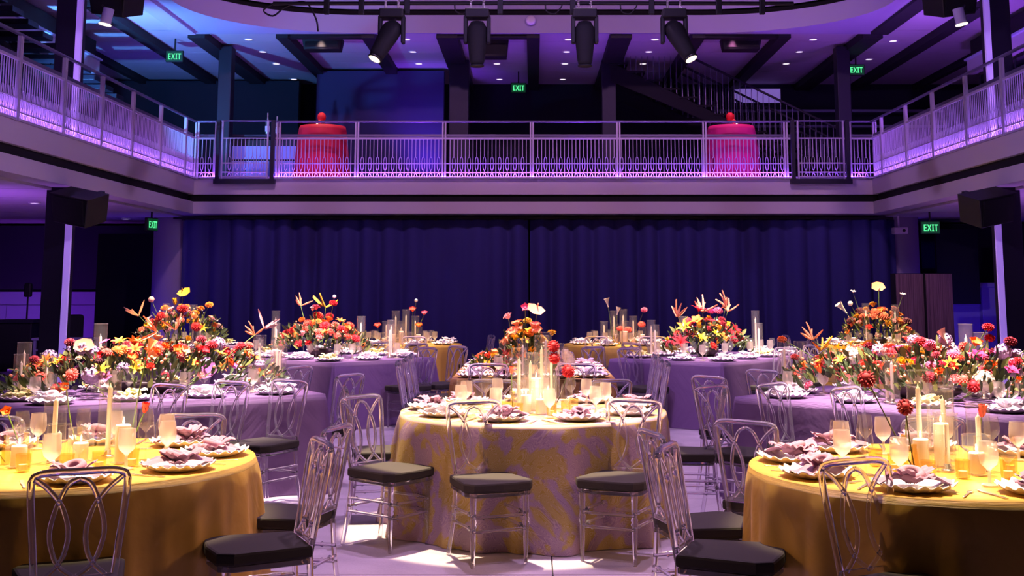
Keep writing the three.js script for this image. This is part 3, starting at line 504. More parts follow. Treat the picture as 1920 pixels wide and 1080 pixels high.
// ---------------------------------------------------------------- clear chairs
const chairProto = (() => {
  const o = new THREE.Group();
  const seat = new THREE.Shape([[-0.17, -0.19], [0.17, -0.19], [0.205, 0.14], [0.17, 0.2], [0, 0.215], [-0.17, 0.2], [-0.205, 0.14]].map((p) => new THREE.Vector2(...p)));
  part('cushion', new THREE.ExtrudeGeometry(seat, { depth: 0.03, bevelEnabled: true, bevelSize: 0.012, bevelThickness: 0.012, bevelSegments: 2 }).rotateX(Math.PI / 2), M.cushion, o, 0, 0.465, 0);
  part('seat_frame', new THREE.ExtrudeGeometry(seat, { depth: 0.02, bevelEnabled: true, bevelSize: 0.006, bevelThickness: 0.004, bevelSegments: 1 }).rotateX(Math.PI / 2), M.acrylic, o, 0, 0.42, 0);
  const zb = (y) => -0.205 - (y - 0.45) * 0.17;                          // the back leans
  const half = (y) => 0.142 + (y - 0.45) * 0.082;                         // and widens upwards
  const inv = [[-half(0.43), 0.43, zb(0.43)], [-half(0.6), 0.6, zb(0.6)], [-half(0.84), 0.84, zb(0.84)], [-half(0.88) + 0.006, 0.878, zb(0.88)], [-half(0.88) + 0.035, 0.893, zb(0.893)], [0, 0.897, zb(0.897)]];
  part('back_frame', tube([...inv, ...inv.slice(0, -1).reverse().map((p) => [-p[0], p[1], p[2]])], 0.0145, 60, 8), M.acrylic, o);
  part('lower_rail', rbox(half(0.5) * 2, 0.026, 0.02, 0.006, 0, 0.485, zb(0.485)), M.acrylic, o);
  // two lens-shaped loops, each of two crossing bars
  const yb = 0.49, yt = 0.885, cr = (list) => tube(list.map(([fx, fy]) => { const y = yb + fy * (yt - yb); return [fx * half(y), y, zb(y)]; }), 0.0098, 36, 8);
  for (const s of [-1, 1]) {
    part('oval_bar', cr([[-0.92, 0.98], [-0.62, 0.86], [-0.36, 0.7], [-0.2, 0.45], [-0.28, 0.24], [-0.46, 0.12], [-0.8, 0.0]].map(([x, y]) => [-s * -x, y])), M.acrylic, o);
    part('oval_bar', cr([[0.0, 0.96], [-0.2, 0.92], [-0.42, 0.75], [-0.62, 0.45], [-0.55, 0.25], [-0.4, 0.12], [0.0, 0.0]].map(([x, y]) => [-s * -x, y])), M.acrylic, o);
  }
  const frontLeg = lathe([[0.001, 0], [0.011, 0], [0.014, 0.1], [0.017, 0.22], [0.024, 0.232], [0.017, 0.244], [0.024, 0.256], [0.017, 0.268], [0.02, 0.4], [0.02, 0.43]], 10);
  for (const s of [-1, 1]) { part('leg', frontLeg, M.acrylic, o, s * 0.165, 0, 0.165); part('leg', tube([[s * half(0.43), 0.44, zb(0.43)], [s * 0.15, 0.22, -0.215], [s * 0.168, 0.0, -0.25]], 0.0135, 10, 8), M.acrylic, o); }
  const stretch = (L) => { const h = L / 2; return lathe([[0.001, -h], [0.008, -h], [0.009, -h * 0.66], [0.015, -h * 0.62], [0.009, -h * 0.56], [0.009, h * 0.56], [0.015, h * 0.62], [0.009, h * 0.66], [0.008, h], [0.001, h]], 8); };
  const sf = stretch(0.33).rotateZ(Math.PI / 2), sd = stretch(0.37).rotateX(Math.PI / 2);
  for (const y of [0.2, 0.28]) part('stretcher', sf, M.acrylic, o, 0, y, 0.165);
  part('stretcher', sf.clone().scale(0.92, 1, 1), M.acrylic, o, 0, 0.24, -0.213);
  for (const s of [-1, 1]) for (const y of [0.21, 0.29]) part('stretcher', sd, M.acrylic, o, s * 0.16, y, -0.025);
  return o;
})();
// chairs: back centre (X, Z), point or direction faced; label
let chairUsed = false;
function chair(X, Z, fX, fZ, label, group) {
  const o = chairUsed ? chairProto.clone() : chairProto; chairUsed = true; o.name = numbered('acrylic_chair'); scene.add(o);
  const l = Math.hypot(fX, fZ); fX /= l; fZ /= l;
  o.position.copy(P(X + fX * 0.25, 0, Z + fZ * 0.25)); o.rotation.y = Math.atan2(fX, -fZ);
  o.userData = {}; tag(o, label, 'chair', group ?? 'clear chairs round the tables');
}
const toward = (k, X, Z, label) => chair(X, Z, TABLES[k].X - X, TABLES[k].Z - Z, label);
const CH = 'clear black-cushioned chair ';
toward('L', -1.75, 4.82, CH + 'in the left foreground, back towards the camera');
toward('L', -1.0, 5.5, CH + 'at the right side of the front left gold table, nearest the aisle');
toward('L', -1.02, 6.42, CH + 'behind the aisle-side chair of the front left gold table');
toward('L', -1.9, 7.38, CH + 'between the front left gold table and the lavender table behind');
toward('L', -2.9, 7.25, CH + 'behind the candles of the front left gold table');
toward('R', 1.315, 4.59, CH + 'in the right foreground, back towards the camera');
toward('R', 0.62, 5.35, CH + 'left of the front right gold table, nearest the camera there');
toward('R', 0.6, 6.18, CH + 'seen edge-on between the centre table and the right gold table');
toward('R', 1.13, 6.96, CH + 'at the far left side of the front right gold table');
toward('R', 2.15, 7.2, CH + 'behind the candles of the front right gold table');
chair(-0.36, 7.23, 0.56, 1.3, CH + 'before the centre table, the left of the front two');
toward('C', 0.62, 7.3, CH + 'before the centre table, the right of the front two');
toward('C', -1.1, 7.74, CH + 'at the left of the centre table, standing in the light pool');
toward('C', -1.3, 8.85, CH + 'at the far left of the centre table behind another chair');
toward('C', 1.31, 8.75, CH + 'at the far right of the centre table in the aisle');
toward('C', -0.3, 9.95, CH + 'behind the centre table, left of its candles');
toward('C', 0.58, 9.92, CH + 'behind the centre table, right of its red dahlias');
chair(-0.42, 10.95, 0, 1, CH + 'at the near end of the long table, left one');
chair(0.4, 10.95, 0, 1, CH + 'at the near end of the long table, right one');
chair(-0.43, 14.3, 0, -1, CH + 'at the far end of the long table, left one');
chair(0.27, 14.3, 0, -1, CH + 'at the far end of the long table, right one');
[11.95, 12.6, 13.2].forEach((Z, k) => { chair(-1.28, Z, 1, 0, CH + `on the left flank of the long table, ${['nearest', 'middle', 'farthest'][k]} one`); chair(1.26, Z - 0.1, -1, 0, CH + `on the right flank of the long table, ${['nearest', 'middle', 'farthest'][k]} one`); });
const E = TABLES.E, F = TABLES.F, G = TABLES.G, H = TABLES.H;
chair(-2.66, 8.55, ...E.b, CH + 'before the left lavender table, first of three');
chair(-2.28, 8.84, ...E.b, CH + 'before the left lavender table, middle of three');
chair(-1.88, 9.0, ...E.b, CH + 'before the left lavender table, third and nearest the aisle');
chair(-1.52, 10.35, -E.a[0], -E.a[1], CH + 'at the aisle end of the left lavender table, nearer one');
chair(-2.13, 11.35, -E.a[0], -E.a[1], CH + 'at the aisle end of the left lavender table, farther one');
chair(1.78, 8.72, ...H.b, CH + 'before the right lavender table, nearest the aisle');
chair(2.23, 8.35, ...H.b, CH + 'before the right lavender table, second from the aisle');
chair(1.3, 8.5, ...H.b, CH + 'before the right lavender table corner, small and edge-on');
chair(1.42, 10.2, -H.a[0], -H.a[1], CH + 'at the aisle end of the right lavender table, nearer one');
chair(1.99, 10.95, -H.a[0], -H.a[1], CH + 'at the aisle end of the right lavender table, farther one');
const edgeChair = (t, u, v, du, dv, label) => { const [X, Z] = corner(t, u, v); chair(X, Z, t.a[0] * du + t.b[0] * dv, t.a[1] * du + t.b[1] * dv, label); };
edgeChair(F, 0.1, -F.lb / 2 - 0.52, 0, 1, CH + 'facing the back left lavender table from the aisle, nearer one');
edgeChair(F, 0.62, -F.lb / 2 - 0.5, 0, 1, CH + 'facing the back left lavender table from the aisle, farther one');
for (const v of [-0.35, 0.35]) edgeChair(F, F.la / 2 + 0.48, v, -1, 0, CH + `beyond the back left lavender table, ${v < 0 ? 'nearer' : 'farther'} one of two`);
edgeChair(G, 0.1, -G.lb / 2 - 0.5, 0, 1, CH + 'facing the back right lavender table from the aisle, nearer one');
edgeChair(G, 0.62, -G.lb / 2 - 0.5, 0, 1, CH + 'facing the back right lavender table from the aisle, farther one');
for (const v of [-0.5, 0.3]) edgeChair(G, -G.la / 2 - 0.48, v, 1, 0, CH + `on the right side of the back right lavender table, ${v < 0 ? 'nearer' : 'farther'} one`);
edgeChair(G, G.la / 2 + 0.48, 0.0, -1, 0, CH + 'beyond the back right lavender table near the far gold table');
toward('M', -0.66, 18.5, CH + 'at the right of the far gold table before the curtain');
toward('M', -1.75, 17.5, CH + 'before the far inner left table');
toward('N', 0.93, 17.52, CH + 'before the far inner right table, left one');
toward('N', 1.73, 17.52, CH + 'before the far inner right table, right one');
toward('K', 4.1, 17.65, CH + 'before the far right gold table');
toward('K', 3.84, 18.6, CH + 'at the left of the far right gold table');
toward('I', -4.02, 17.8, CH + 'at the right of the far left lavender table');

// ---------------------------------------------------------------- place settings
const lists = {};   // things of one kind on one table, ordered afterwards from left to right for their labels
const seen = (X, Y, Z, m = 0.03) => { const q = P(X, Y, Z).project(camera); return q.x > -1 - m && q.x < 1 + m && q.y > -1 - m && q.y < 1 + m; };
function lay(kind, k, look, category, o) { (lists[kind + k] ??= { kind, k, look, category, all: [] }).all.push(o); }
const proto = {};
function place(name, make, X, Y, Z, turn, k, look, category, key = name) {
  let o; if (!proto[key]) { o = proto[key] = make(); } else o = proto[key].clone();
  o.name = numbered(name); o.userData = {}; o.position.copy(P(X, Y, Z)); o.rotation.set(0, turn, 0); scene.add(o); lay(key, k, look, category, o); return o;
}
const mk = (geo, m) => () => new THREE.Mesh(geo, m);
const plateGeo = (() => {
  const prof = [[0, 0.008], [0.58, 0.008], [0.7, 0.014], [0.86, 0.024], [1, 0.03], [1.0, 0.026], [0.84, 0.016], [0.62, 0.0], [0, 0.0]], R = 0.165;
  return grid(108, prof.length - 1, (u, v) => { const a = -u * 2 * Math.PI, p = prof[Math.round(v * (prof.length - 1))], e = THREE.MathUtils.smoothstep(p[0], 0.6, 1), w = Math.cos(18 * a) * e; return [R * p[0] * (1 + 0.04 * w) * Math.cos(a), p[1] + 0.007 * w + (p[0] >= 1 ? 0.003 : 0), R * p[0] * (1 + 0.04 * w) * Math.sin(a)]; });
})();
const napkinGeo = [0, 1, 2].map((n) => {   // loosely knotted cloth: crossing folds and two hanging tails
  const gs = [];
  for (let i = 0; i < 8; i++) {
    const a0 = i * 0.85 + n, L = rr(0.07, 0.115), W = rr(0.05, 0.08), lift = rr(0.015, 0.06), bend = rr(1.1, 2.3), ph = rr(0, 6);
    const g = grid(7, 8, (u, v) => { const s = u - 0.5, t = v * bend, fold = 0.012 * Math.sin(u * 7 + ph + v * 3); return [s * W * (0.5 + v * (1.1 - v * 0.4)), 0.008 + Math.sin(t) * lift + Math.abs(fold), 0.01 + Math.sin(t * 0.7) * L]; });
    gs.push(g.rotateY(a0));
  }
  for (const d of [1, -1]) gs.push(grid(10, 6, (u, v) => [d * (0.02 + u * 0.13), 0.022 + 0.03 * Math.sin(u * 3) * (1 - u) + 0.009 * Math.sin(v * 9 + u * 4), (v - 0.5) * (0.05 + 0.07 * u)]).rotateY(n * 0.9));
  gs.push(new THREE.TorusGeometry(0.038, 0.017, 8, 18).rotateX(Math.PI / 2 - 0.35).translate(0, 0.05, 0));
  return merge(gs.map((g) => (g.index ? g.toNonIndexed() : g)));
});
const gobletGeo = lathe([[0.001, 0.003], [0.034, 0.003], [0.034, 0.006], [0.008, 0.012], [0.006, 0.06], [0.012, 0.07], [0.034, 0.09], [0.041, 0.115], [0.04, 0.15], [0.036, 0.185]], 24);
const wineGeo = lathe([[0.001, 0.003], [0.035, 0.003], [0.035, 0.005], [0.005, 0.012], [0.0042, 0.085], [0.012, 0.095], [0.036, 0.12], [0.04, 0.145], [0.036, 0.18], [0.032, 0.205]], 24);
const tumblerGeo = lathe([[0.001, 0.004], [0.028, 0.004], [0.031, 0.01], [0.0375, 0.07], [0.038, 0.12]], 24);
const knifeGeo = merge([rbox(0.012, 0.003, 0.1, 0.0012, 0, 0.003, -0.06), rbox(0.017, 0.002, 0.12, 0.0008, 0.001, 0.003, 0.05)]);
const forkGeo = merge([rbox(0.009, 0.003, 0.13, 0.0012, 0, 0.003, -0.04), rbox(0.022, 0.0025, 0.03, 0.001, 0, 0.004, 0.035), ...[-0.009, -0.003, 0.003, 0.009].map((x) => rbox(0.003, 0.0025, 0.04, 0.001, x, 0.005, 0.065))]);
function setting(k, X, Z, oX, oZ, cloth = 'mauve', cutlery = false) {   // (oX, oZ) points from the seat to the table's middle
  if (!seen(X, T, Z, 0.06)) return;
  const l = Math.hypot(oX, oZ), fx = oX / l, fz = oZ / l, sx = -fz, sz = fx, tn = TABLES[k].n, turn = Math.atan2(fx, -fz);
  const on = (a, b) => [X + fx * a + sx * b, Z + fz * a + sz * b];
  place('charger_plate', mk(plateGeo, M.china), X, T + 0.003, Z, rr(0, 6), k, 'white scalloped plate', 'plate');
  const v = Math.floor(rnd() * 3), cm = { mauve: M.mauve, yellow: M.yellowcloth, white: M.whitecloth }[cloth], look = { mauve: 'mauve knotted napkin', yellow: 'pale yellow knotted napkin', white: 'pale pink knotted napkin' }[cloth];
  const nap = place('napkin', mk(napkinGeo[v], cm), ...(([a, b]) => [a, T + 0.014, b])(on(rr(-0.02, 0.02), rr(-0.03, 0.03))), turn + rr(-0.7, 0.7), k, look, 'napkin', 'napkin' + v + cloth);
  nap.scale.setScalar(rr(0.95, 1.15));
  place('water_goblet', mk(gobletGeo, M.frosted), ...(([a, b]) => [a, T + 0.002, b])(on(0.21 + rr(-0.02, 0.02), 0.1 + rr(-0.02, 0.02))), 0, k, 'frosted ribbed goblet', 'goblet');
  place('wine_glass', mk(wineGeo, M.glass), ...(([a, b]) => [a, T + 0.002, b])(on(0.23 + rr(-0.02, 0.02), -0.03 + rr(-0.02, 0.02))), 0, k, 'clear stemmed wine glass', 'wine glass');
  if (cutlery) {
    place('table_knife', mk(knifeGeo, M.steelware), ...(([a, b]) => [a, T + 0.002, b])(on(0, 0.21)), turn, k, 'silver knife', 'knife');
    place('table_fork', mk(forkGeo, M.steelware), ...(([a, b]) => [a, T + 0.002, b])(on(0, -0.21)), turn, k, 'silver fork', 'fork');
  }
}
for (const [k, n, a0] of [['L', 9, -65], ['R', 9, -119], ['C', 9, -106]]) for (let i = 0; i < n; i++) { const a = (a0 + i * 360 / n) * D2R, t = TABLES[k], r = t.r - 0.2; setting(k, t.X + r * Math.cos(a), t.Z + r * Math.sin(a), -Math.cos(a), -Math.sin(a), k === 'C' && i % 3 === 2 ? 'white' : 'mauve', true); }
for (const k of ['M', 'N', 'I', 'K']) for (let i = 0; i < 8; i++) { const a = (i * 45 + 20) * D2R, t = TABLES[k], r = t.r - 0.2; setting(k, t.X + r * Math.cos(a), t.Z + r * Math.sin(a), -Math.cos(a), -Math.sin(a), k === 'I' ? 'yellow' : 'white'); }
for (const k of ['E', 'H', 'F', 'G']) {
  const t = TABLES[k], longA = t.la > t.lb, L = longA ? t.la : t.lb, W = longA ? t.lb : t.la;
  const spots = []; for (const s of [-1, 1]) { for (let i = 0; i < 4; i++) spots.push([(i - 1.5) * L * 0.235, s * (W / 2 - 0.2), 0, -s]); spots.push([s * (L / 2 - 0.2), -0.12, -s, 0]); }
  spots.forEach(([p, q, dp, dq], i) => { const [u, v, du, dv] = longA ? [p, q, dp, dq] : [q, p, dq, dp]; const [X, Z] = corner(t, u, v); setting(k, X, Z, t.a[0] * du + t.b[0] * dv, t.a[1] * du + t.b[1] * dv, (i * 7 + k.charCodeAt(0)) % 3 === 1 ? 'yellow' : 'white'); });
}
{ const t = TABLES.D; for (const s of [-1, 1]) { for (let i = 0; i < 5; i++) { setting('D', s * 0.56, 11.75 + i * 0.43, -s, 0, i % 2 ? 'mauve' : 'white'); } } for (const [x, z, d] of [[-0.25, 11.7, 1], [0.25, 11.7, 1], [-0.25, 13.55, -1], [0.25, 13.55, -1]]) setting('D', x, z, 0, d, 'mauve'); }

// ---------------------------------------------------------------- candles and vases
const hurricaneGeo = (h) => lathe([[0.001, 0.004], [0.042, 0.004], [0.044, 0.01], [0.044, h - 0.004], [0.0465, h - 0.002], [0.0465, h + 0.002], [0.042, h + 0.002], [0.042, h - 0.003]], 32).scale(1.2, 1, 1.2);
function hurricane(k, X, Z, h = 0.45, r = 1) {
  if (!seen(X, T, Z)) return;
  const o = base('hurricane_candle', X, T + 0.002, Z); part('glass_cylinder', hurricaneGeo(h).scale(r, 1, r), M.glass, o);
  part('taper_candle', lathe([[0.001, 0.012], [0.013, 0.012], [0.0115, h * 0.8], [0.003, h * 0.83], [0.001, h * 0.86]], 14), M.wax, o); part('candle_holder', lathe([[0.001, 0.006], [0.03, 0.006], [0.03, 0.01], [0.016, 0.014], [0.016, 0.035], [0.001, 0.035]], 16), M.steelware, o);
  lay('hurricane', k, 'white taper candle in clear glass', 'candle', o);
}
function pillar(k, X, Z, h = 0.16, lit = true) {
  const o = base('pillar_candle', X, T + 0.002, Z); part('glass_cylinder', hurricaneGeo(h * 1.75).scale(1.15, 1, 1.15), M.glass, o); part('pillar', lathe([[0.001, 0.008], [0.036, 0.008], [0.036, h - 0.006], [0.032, h], [0.008, h - 0.005], [0.001, h - 0.004]], 20), M.wax, o);
  if (lit) { part('candle_flame', lathe([[0.001, 0], [0.006, 0.008], [0.005, 0.018], [0.001, 0.034]], 10), M.flame, o, 0, h + 0.003, 0); const l = new THREE.PointLight(0xfff0d8, 0.06, 0); l.position.copy(P(X, T + h + 0.02, Z)); l.shadow.radius = 0.3; l.castShadow = true; l.name = 'candle_light'; scene.add(l); }
  lay('pillar', k, 'short white pillar candle', 'candle', o);
}
function votive(k, X, Z) { const o = base('votive_holder', X, T + 0.002, Z); part('glass_cup', lathe([[0.001, 0.004], [0.03, 0.004], [0.034, 0.08]], 20), M.amber, o); part('tealight', cyl(0.02, 0.02, 0.025, 14, 0, 0.02, 0), M.wax, o); lay('votive', k, 'amber glass votive', 'candle', o); }
// ---------------------------------------------------------------- flowers
const petal = (len, wid, cup = 0.4, curl = 0.8, tip = 0.5, nu = 3, nv = 4) => grid(nu, nv, (u, v) => {   // grows along +y from the base, leans outwards to +z
  const s = u * 2 - 1, w = wid * Math.pow(Math.sin(Math.PI * Math.min(0.97, 0.06 + v * (0.94 - tip * 0.1))), 0.7) * (v > 0.6 ? 1 - tip * (v - 0.6) * 1.4 : 1), t = v * curl;
  return [s * w / 2, len * (curl > 0.01 ? Math.sin(t) / curl : v), len * (curl > 0.01 ? (1 - Math.cos(t)) / curl : 0) - cup * wid * s * s * 0.5];
});
const whorl = (g, n, tilt, y = 0, off = 0, r = 0) => { const a = []; for (let i = 0; i < n; i++) a.push(g.clone().rotateX(tilt).translate(0, y, r).rotateY((i + off) / n * 2 * Math.PI)); return a; };
const BLOOM = {   // unit size: about 1 across the radius
  dahlia: merge([...[[6, 0.25, 0.5], [9, 0.6, 0.62], [12, 0.95, 0.75], [13, 1.3, 0.82], [13, 1.65, 0.84], [11, 2.0, 0.8]].flatMap(([n, tilt, L], i) => whorl(petal(L, 0.36, -0.6, 0.7, 0.5, 2, 3), n, tilt, 0.12, i * 0.5, 0.08)), new THREE.IcosahedronGeometry(0.52, 1).translate(0, 0.14, 0)]),
  rose: merge([...[[3, -0.1, 0.6, 0.6], [4, 0.2, 0.72, 0.8], [5, 0.5, 0.85, 0.95], [6, 0.9, 0.95, 1.0]].flatMap(([n, tilt, L, W], i) => whorl(petal(L, W, 0.55, 0.35 + i * 0.12, 0.1, 4, 4), n, tilt, -0.1, i * 0.37, 0.05)), new THREE.IcosahedronGeometry(0.42, 1)]),
  poppy: merge([...whorl(petal(1.0, 1.15, 0.4, 0.5, 0.1, 4, 4), 5, 0.75, 0, 0), new THREE.IcosahedronGeometry(0.26, 1).translate(0, 0.16, 0)]),
  orchid: merge([...whorl(petal(1.0, 0.75, 0.25, 0.3, 0.3, 3, 4), 5, 1.2, 0, 0), petal(0.5, 0.45, 0.8, 1.6, 0.2).rotateX(0.4), new THREE.IcosahedronGeometry(0.14, 0)]),
  lily: merge([...whorl(petal(1.3, 0.42, 0.35, 1.1, 0.9, 3, 5), 6, 0.55, 0, 0), ...whorl(box(0.03, 0.5, 0.03, 0, 0.25, 0), 5, 0.25)]),
  tulip: merge(whorl(petal(1.1, 0.7, 0.5, 0.25, 0.7, 3, 4), 6, 0.18, 0, 0, 0.1)),
  hydrangea: (() => { const a = [new THREE.IcosahedronGeometry(0.82, 1)], f = merge(whorl(petal(0.2, 0.2, 0.1, 0.2, 0.1, 1, 2), 4, 1.2)); for (let i = 0; i < 46; i++) { const y = 1 - 2 * (i + 0.5) / 52, r = Math.sqrt(1 - y * y), t = i * 2.39996; a.push(f.clone().applyQuaternion(new THREE.Quaternion().setFromUnitVectors(new THREE.Vector3(0, 1, 0), new THREE.Vector3(r * Math.cos(t), y, r * Math.sin(t)))).translate(0.9 * r * Math.cos(t), 0.9 * y, 0.9 * r * Math.sin(t))); } return merge(a); })(),
  anthurium: merge([grid(8, 8, (u, v) => { const a = (u - 0.5) * 2 * Math.PI, r = v * (0.75 + 0.35 * Math.cos(a) - 0.18 * Math.cos(2 * a)); return [r * Math.sin(a), 0.18 * r * r, r * Math.cos(a) + 0.2]; }), cyl(0.05, 0.07, 0.55, 8, 0, 0.25, 0)]),
  calla: merge([grid(14, 8, (u, v) => { const a = u * 1.75 * Math.PI, r = 0.1 + 0.42 * v * v * (1 + 0.4 * Math.cos(a)); return [r * Math.cos(a), v * 1.5 - 0.2, r * Math.sin(a)]; }), cyl(0.05, 0.05, 0.8, 6, 0, 0.6, 0)]),
  bird: merge([0.15, 0.5, 0.9, -0.3].map((t, i) => petal(1.9 - i * 0.25, 0.3, 0.9, 0.15, 0.95, 2, 4).rotateZ(t).rotateY(i * 0.6)).concat([petal(2.0, 0.26, 1.2, 0.1, 0.95, 2, 4).rotateZ(-1.2)])),
  button: new THREE.IcosahedronGeometry(0.75, 2),
  pincushion: merge([new THREE.SphereGeometry(0.5, 12, 8), ...Array.from({ length: 60 }, (_, i) => { const y = 1 - 1.5 * (i + 0.5) / 60, r = Math.sqrt(1 - y * y), t = i * 2.39996; return box(0.03, 0.6, 0.03, 0, 0.7, 0).applyQuaternion(new THREE.Quaternion().setFromUnitVectors(new THREE.Vector3(0, 1, 0), new THREE.Vector3(r * Math.cos(t), y, r * Math.sin(t)))); })]),
};
const leafGeo = petal(1, 0.42, 0.3, 0.7, 0.8, 2, 4);
const UPV = new THREE.Vector3(0, 1, 0);
function bloom(parent, kind, color, r, x, y, z, dir) {
  const o = part(kind === 'bird' ? 'bird_of_paradise' : kind === 'button' ? 'billy_button' : kind, BLOOM[kind], PETAL[color], parent, x, y, z);
  o.scale.setScalar(r); o.quaternion.setFromUnitVectors(UPV, dir.clone().normalize()); o.rotateY(rr(0, 6)); return o;
}
function stemTo(parent, x, y, z, x0 = x * 0.3, y0 = 0, z0 = z * 0.3, m = M.stem) { return part('stem', tube([[x0, y0, z0], [(x + x0) / 2 + rr(-0.01, 0.01), (y + y0) / 2, (z + z0) / 2], [x, y, z]], 0.0035, 8, 5), m, parent); }
// a mounded arrangement: half-lengths (a along the table, b across), height, number of blooms
function mound(X, Z, turn, a, b, h, n, kinds, label, tall = [], big = 1) {
  const o = base('flower_arrangement', X, T + 0.003, Z, turn); tag(o, label, 'flowers');
  part('bowl', lathe([[0.001, 0], [0.1, 0], [0.17, 0.05], [0.19, 0.09], [0.15, 0.1], [0.001, 0.09]], 24).scale(a * 1.5, 1, b * 1.5), M.ceramic, o);
  const leaves = [[], [], [], []], fillers = [];
  for (let i = 0; i < n * 5; i++) {
    const t = rr(0, 6.283), q = Math.sqrt(rnd()), x = a * q * Math.cos(t) * 1.05, z = b * q * Math.sin(t) * 1.1, y = h * Math.sqrt(Math.max(0, 1 - q * q)) * rr(0.45, 1) + 0.02, d = new THREE.Vector3(x / a, 0.5 + rnd(), z / b).normalize();
    leaves[i % 4].push(leafGeo.clone().scale(1, 1, 1).rotateY(rr(0, 6)).scale(rr(0.05, 0.12), rr(0.06, 0.13), rr(0.05, 0.12)).applyQuaternion(new THREE.Quaternion().setFromUnitVectors(UPV, d)).translate(x, y, z));
    if (i % 4 === 0) fillers.push(new THREE.IcosahedronGeometry(rr(0.008, 0.016), 0).translate(x + d.x * 0.04, y + d.y * 0.05 + 0.02, z + d.z * 0.04));
  }
  leaves.forEach((g, i) => tag(part('foliage', merge(g), LEAF[i], o), null, null, null, 'stuff'));
  tag(part('filler_blossoms', merge(fillers), PETAL[pick(['cream', 'white', 'peach'])], o), null, null, null, 'stuff');
  for (let i = 0; i < n; i++) {
    const t = i * 2.39996 + rr(-0.3, 0.3), q = Math.sqrt((i + 0.5) / n) * rr(0.93, 1.0), x = a * q * Math.cos(t), z = b * q * Math.sin(t), y = h * Math.pow(Math.max(0.02, 1 - q * q), 0.5) * rr(0.78, 1.2) + 0.035;
    const k = pick(kinds), r = k[2] * rr(0.85, 1.35) * big;
    bloom(o, k[0], k[1], r, x, y, z, new THREE.Vector3(x / a * 0.9 + rr(-0.3, 0.3), 0.7 + rr(0, 0.5), z / b * 1.1 + rr(-0.2, 0.5)));
  }
  for (const [kind, color, r, x, y, z, dx = 0, dy = 1, dz = 0.3] of tall) { stemTo(o, x, y, z); bloom(o, kind, color, r, x, y, z, new THREE.Vector3(dx, dy, dz)); }
  return o;
}
const REDS = [['dahlia', 'red', 0.05], ['dahlia', 'coral', 0.05], ['dahlia', 'crimson', 0.048], ['rose', 'coral', 0.042], ['rose', 'pink', 0.042], ['rose', 'orange', 0.042], ['poppy', 'orange', 0.05], ['poppy', 'peach', 0.05], ['orchid', 'mauve', 0.055], ['lily', 'yellow', 0.055], ['dahlia', 'orange', 0.044], ['rose', 'blush', 0.04], ['hydrangea', 'lilac', 0.06], ['lily', 'orange', 0.05], ['orchid', 'yellow', 0.045], ['dahlia', 'burgundy', 0.04], ['poppy', 'red', 0.045], ['rose', 'cream', 0.035]];
const CORALS = [['dahlia', 'coral', 0.05], ['dahlia', 'red', 0.048], ['rose', 'coral', 0.045], ['rose', 'orange', 0.045], ['rose', 'pink', 0.045], ['poppy', 'salmon', 0.052], ['orchid', 'magenta', 0.05], ['lily', 'yellow', 0.05], ['rose', 'yellow', 0.045], ['hydrangea', 'cream', 0.065], ['hydrangea', 'lilac', 0.06], ['dahlia', 'pink', 0.046], ['tulip', 'orange', 0.05], ['rose', 'salmon', 0.045], ['dahlia', 'crimson', 0.045], ['rose', 'blush', 0.042], ['poppy', 'orange', 0.05]];
const ORANGES = [['dahlia', 'red', 0.05], ['dahlia', 'coral', 0.05], ['rose', 'orange', 0.045], ['rose', 'salmon', 0.045], ['poppy', 'orange', 0.05], ['lily', 'yellow', 0.055], ['dahlia', 'orange', 0.045], ['lily', 'orange', 0.055], ['rose', 'red', 0.045], ['rose', 'blush', 0.04]];
const SCARLETS = [['lily', 'red', 0.065], ['lily', 'orange', 0.06], ['orchid', 'red', 0.055], ['dahlia', 'red', 0.045], ['dahlia', 'crimson', 0.045], ['lily', 'yellow', 0.06], ['orchid', 'orange', 0.05], ['tulip', 'yellow', 0.05], ['orchid', 'crimson', 0.05], ['rose', 'coral', 0.04]];
const YELLOWS = [['dahlia', 'red', 0.06], ['rose', 'peach', 0.05], ['lily', 'yellow', 0.065], ['rose', 'yellow', 0.05], ['dahlia', 'orange', 0.05], ['rose', 'blush', 0.05], ['tulip', 'yellow', 0.06], ['dahlia', 'salmon', 0.05], ['orchid', 'lilac', 0.05]];
const RUSTS = [['dahlia', 'terracotta', 0.06], ['dahlia', 'salmon', 0.058], ['rose', 'peach', 0.05], ['rose', 'coral', 0.05], ['rose', 'gold', 0.05], ['poppy', 'orange', 0.055], ['dahlia', 'burgundy', 0.055], ['rose', 'blush', 0.045]];
const PEACHES = [['rose', 'yellow', 0.05], ['poppy', 'peach', 0.06], ['rose', 'peach', 0.055], ['poppy', 'orange', 0.055], ['orchid', 'yellow', 0.05], ['rose', 'coral', 0.05], ['dahlia', 'gold', 0.045]];
const turnOf = (t, longA = true) => Math.atan2(longA ? t.a[1] : t.b[1], longA ? t.a[0] : t.b[0]);
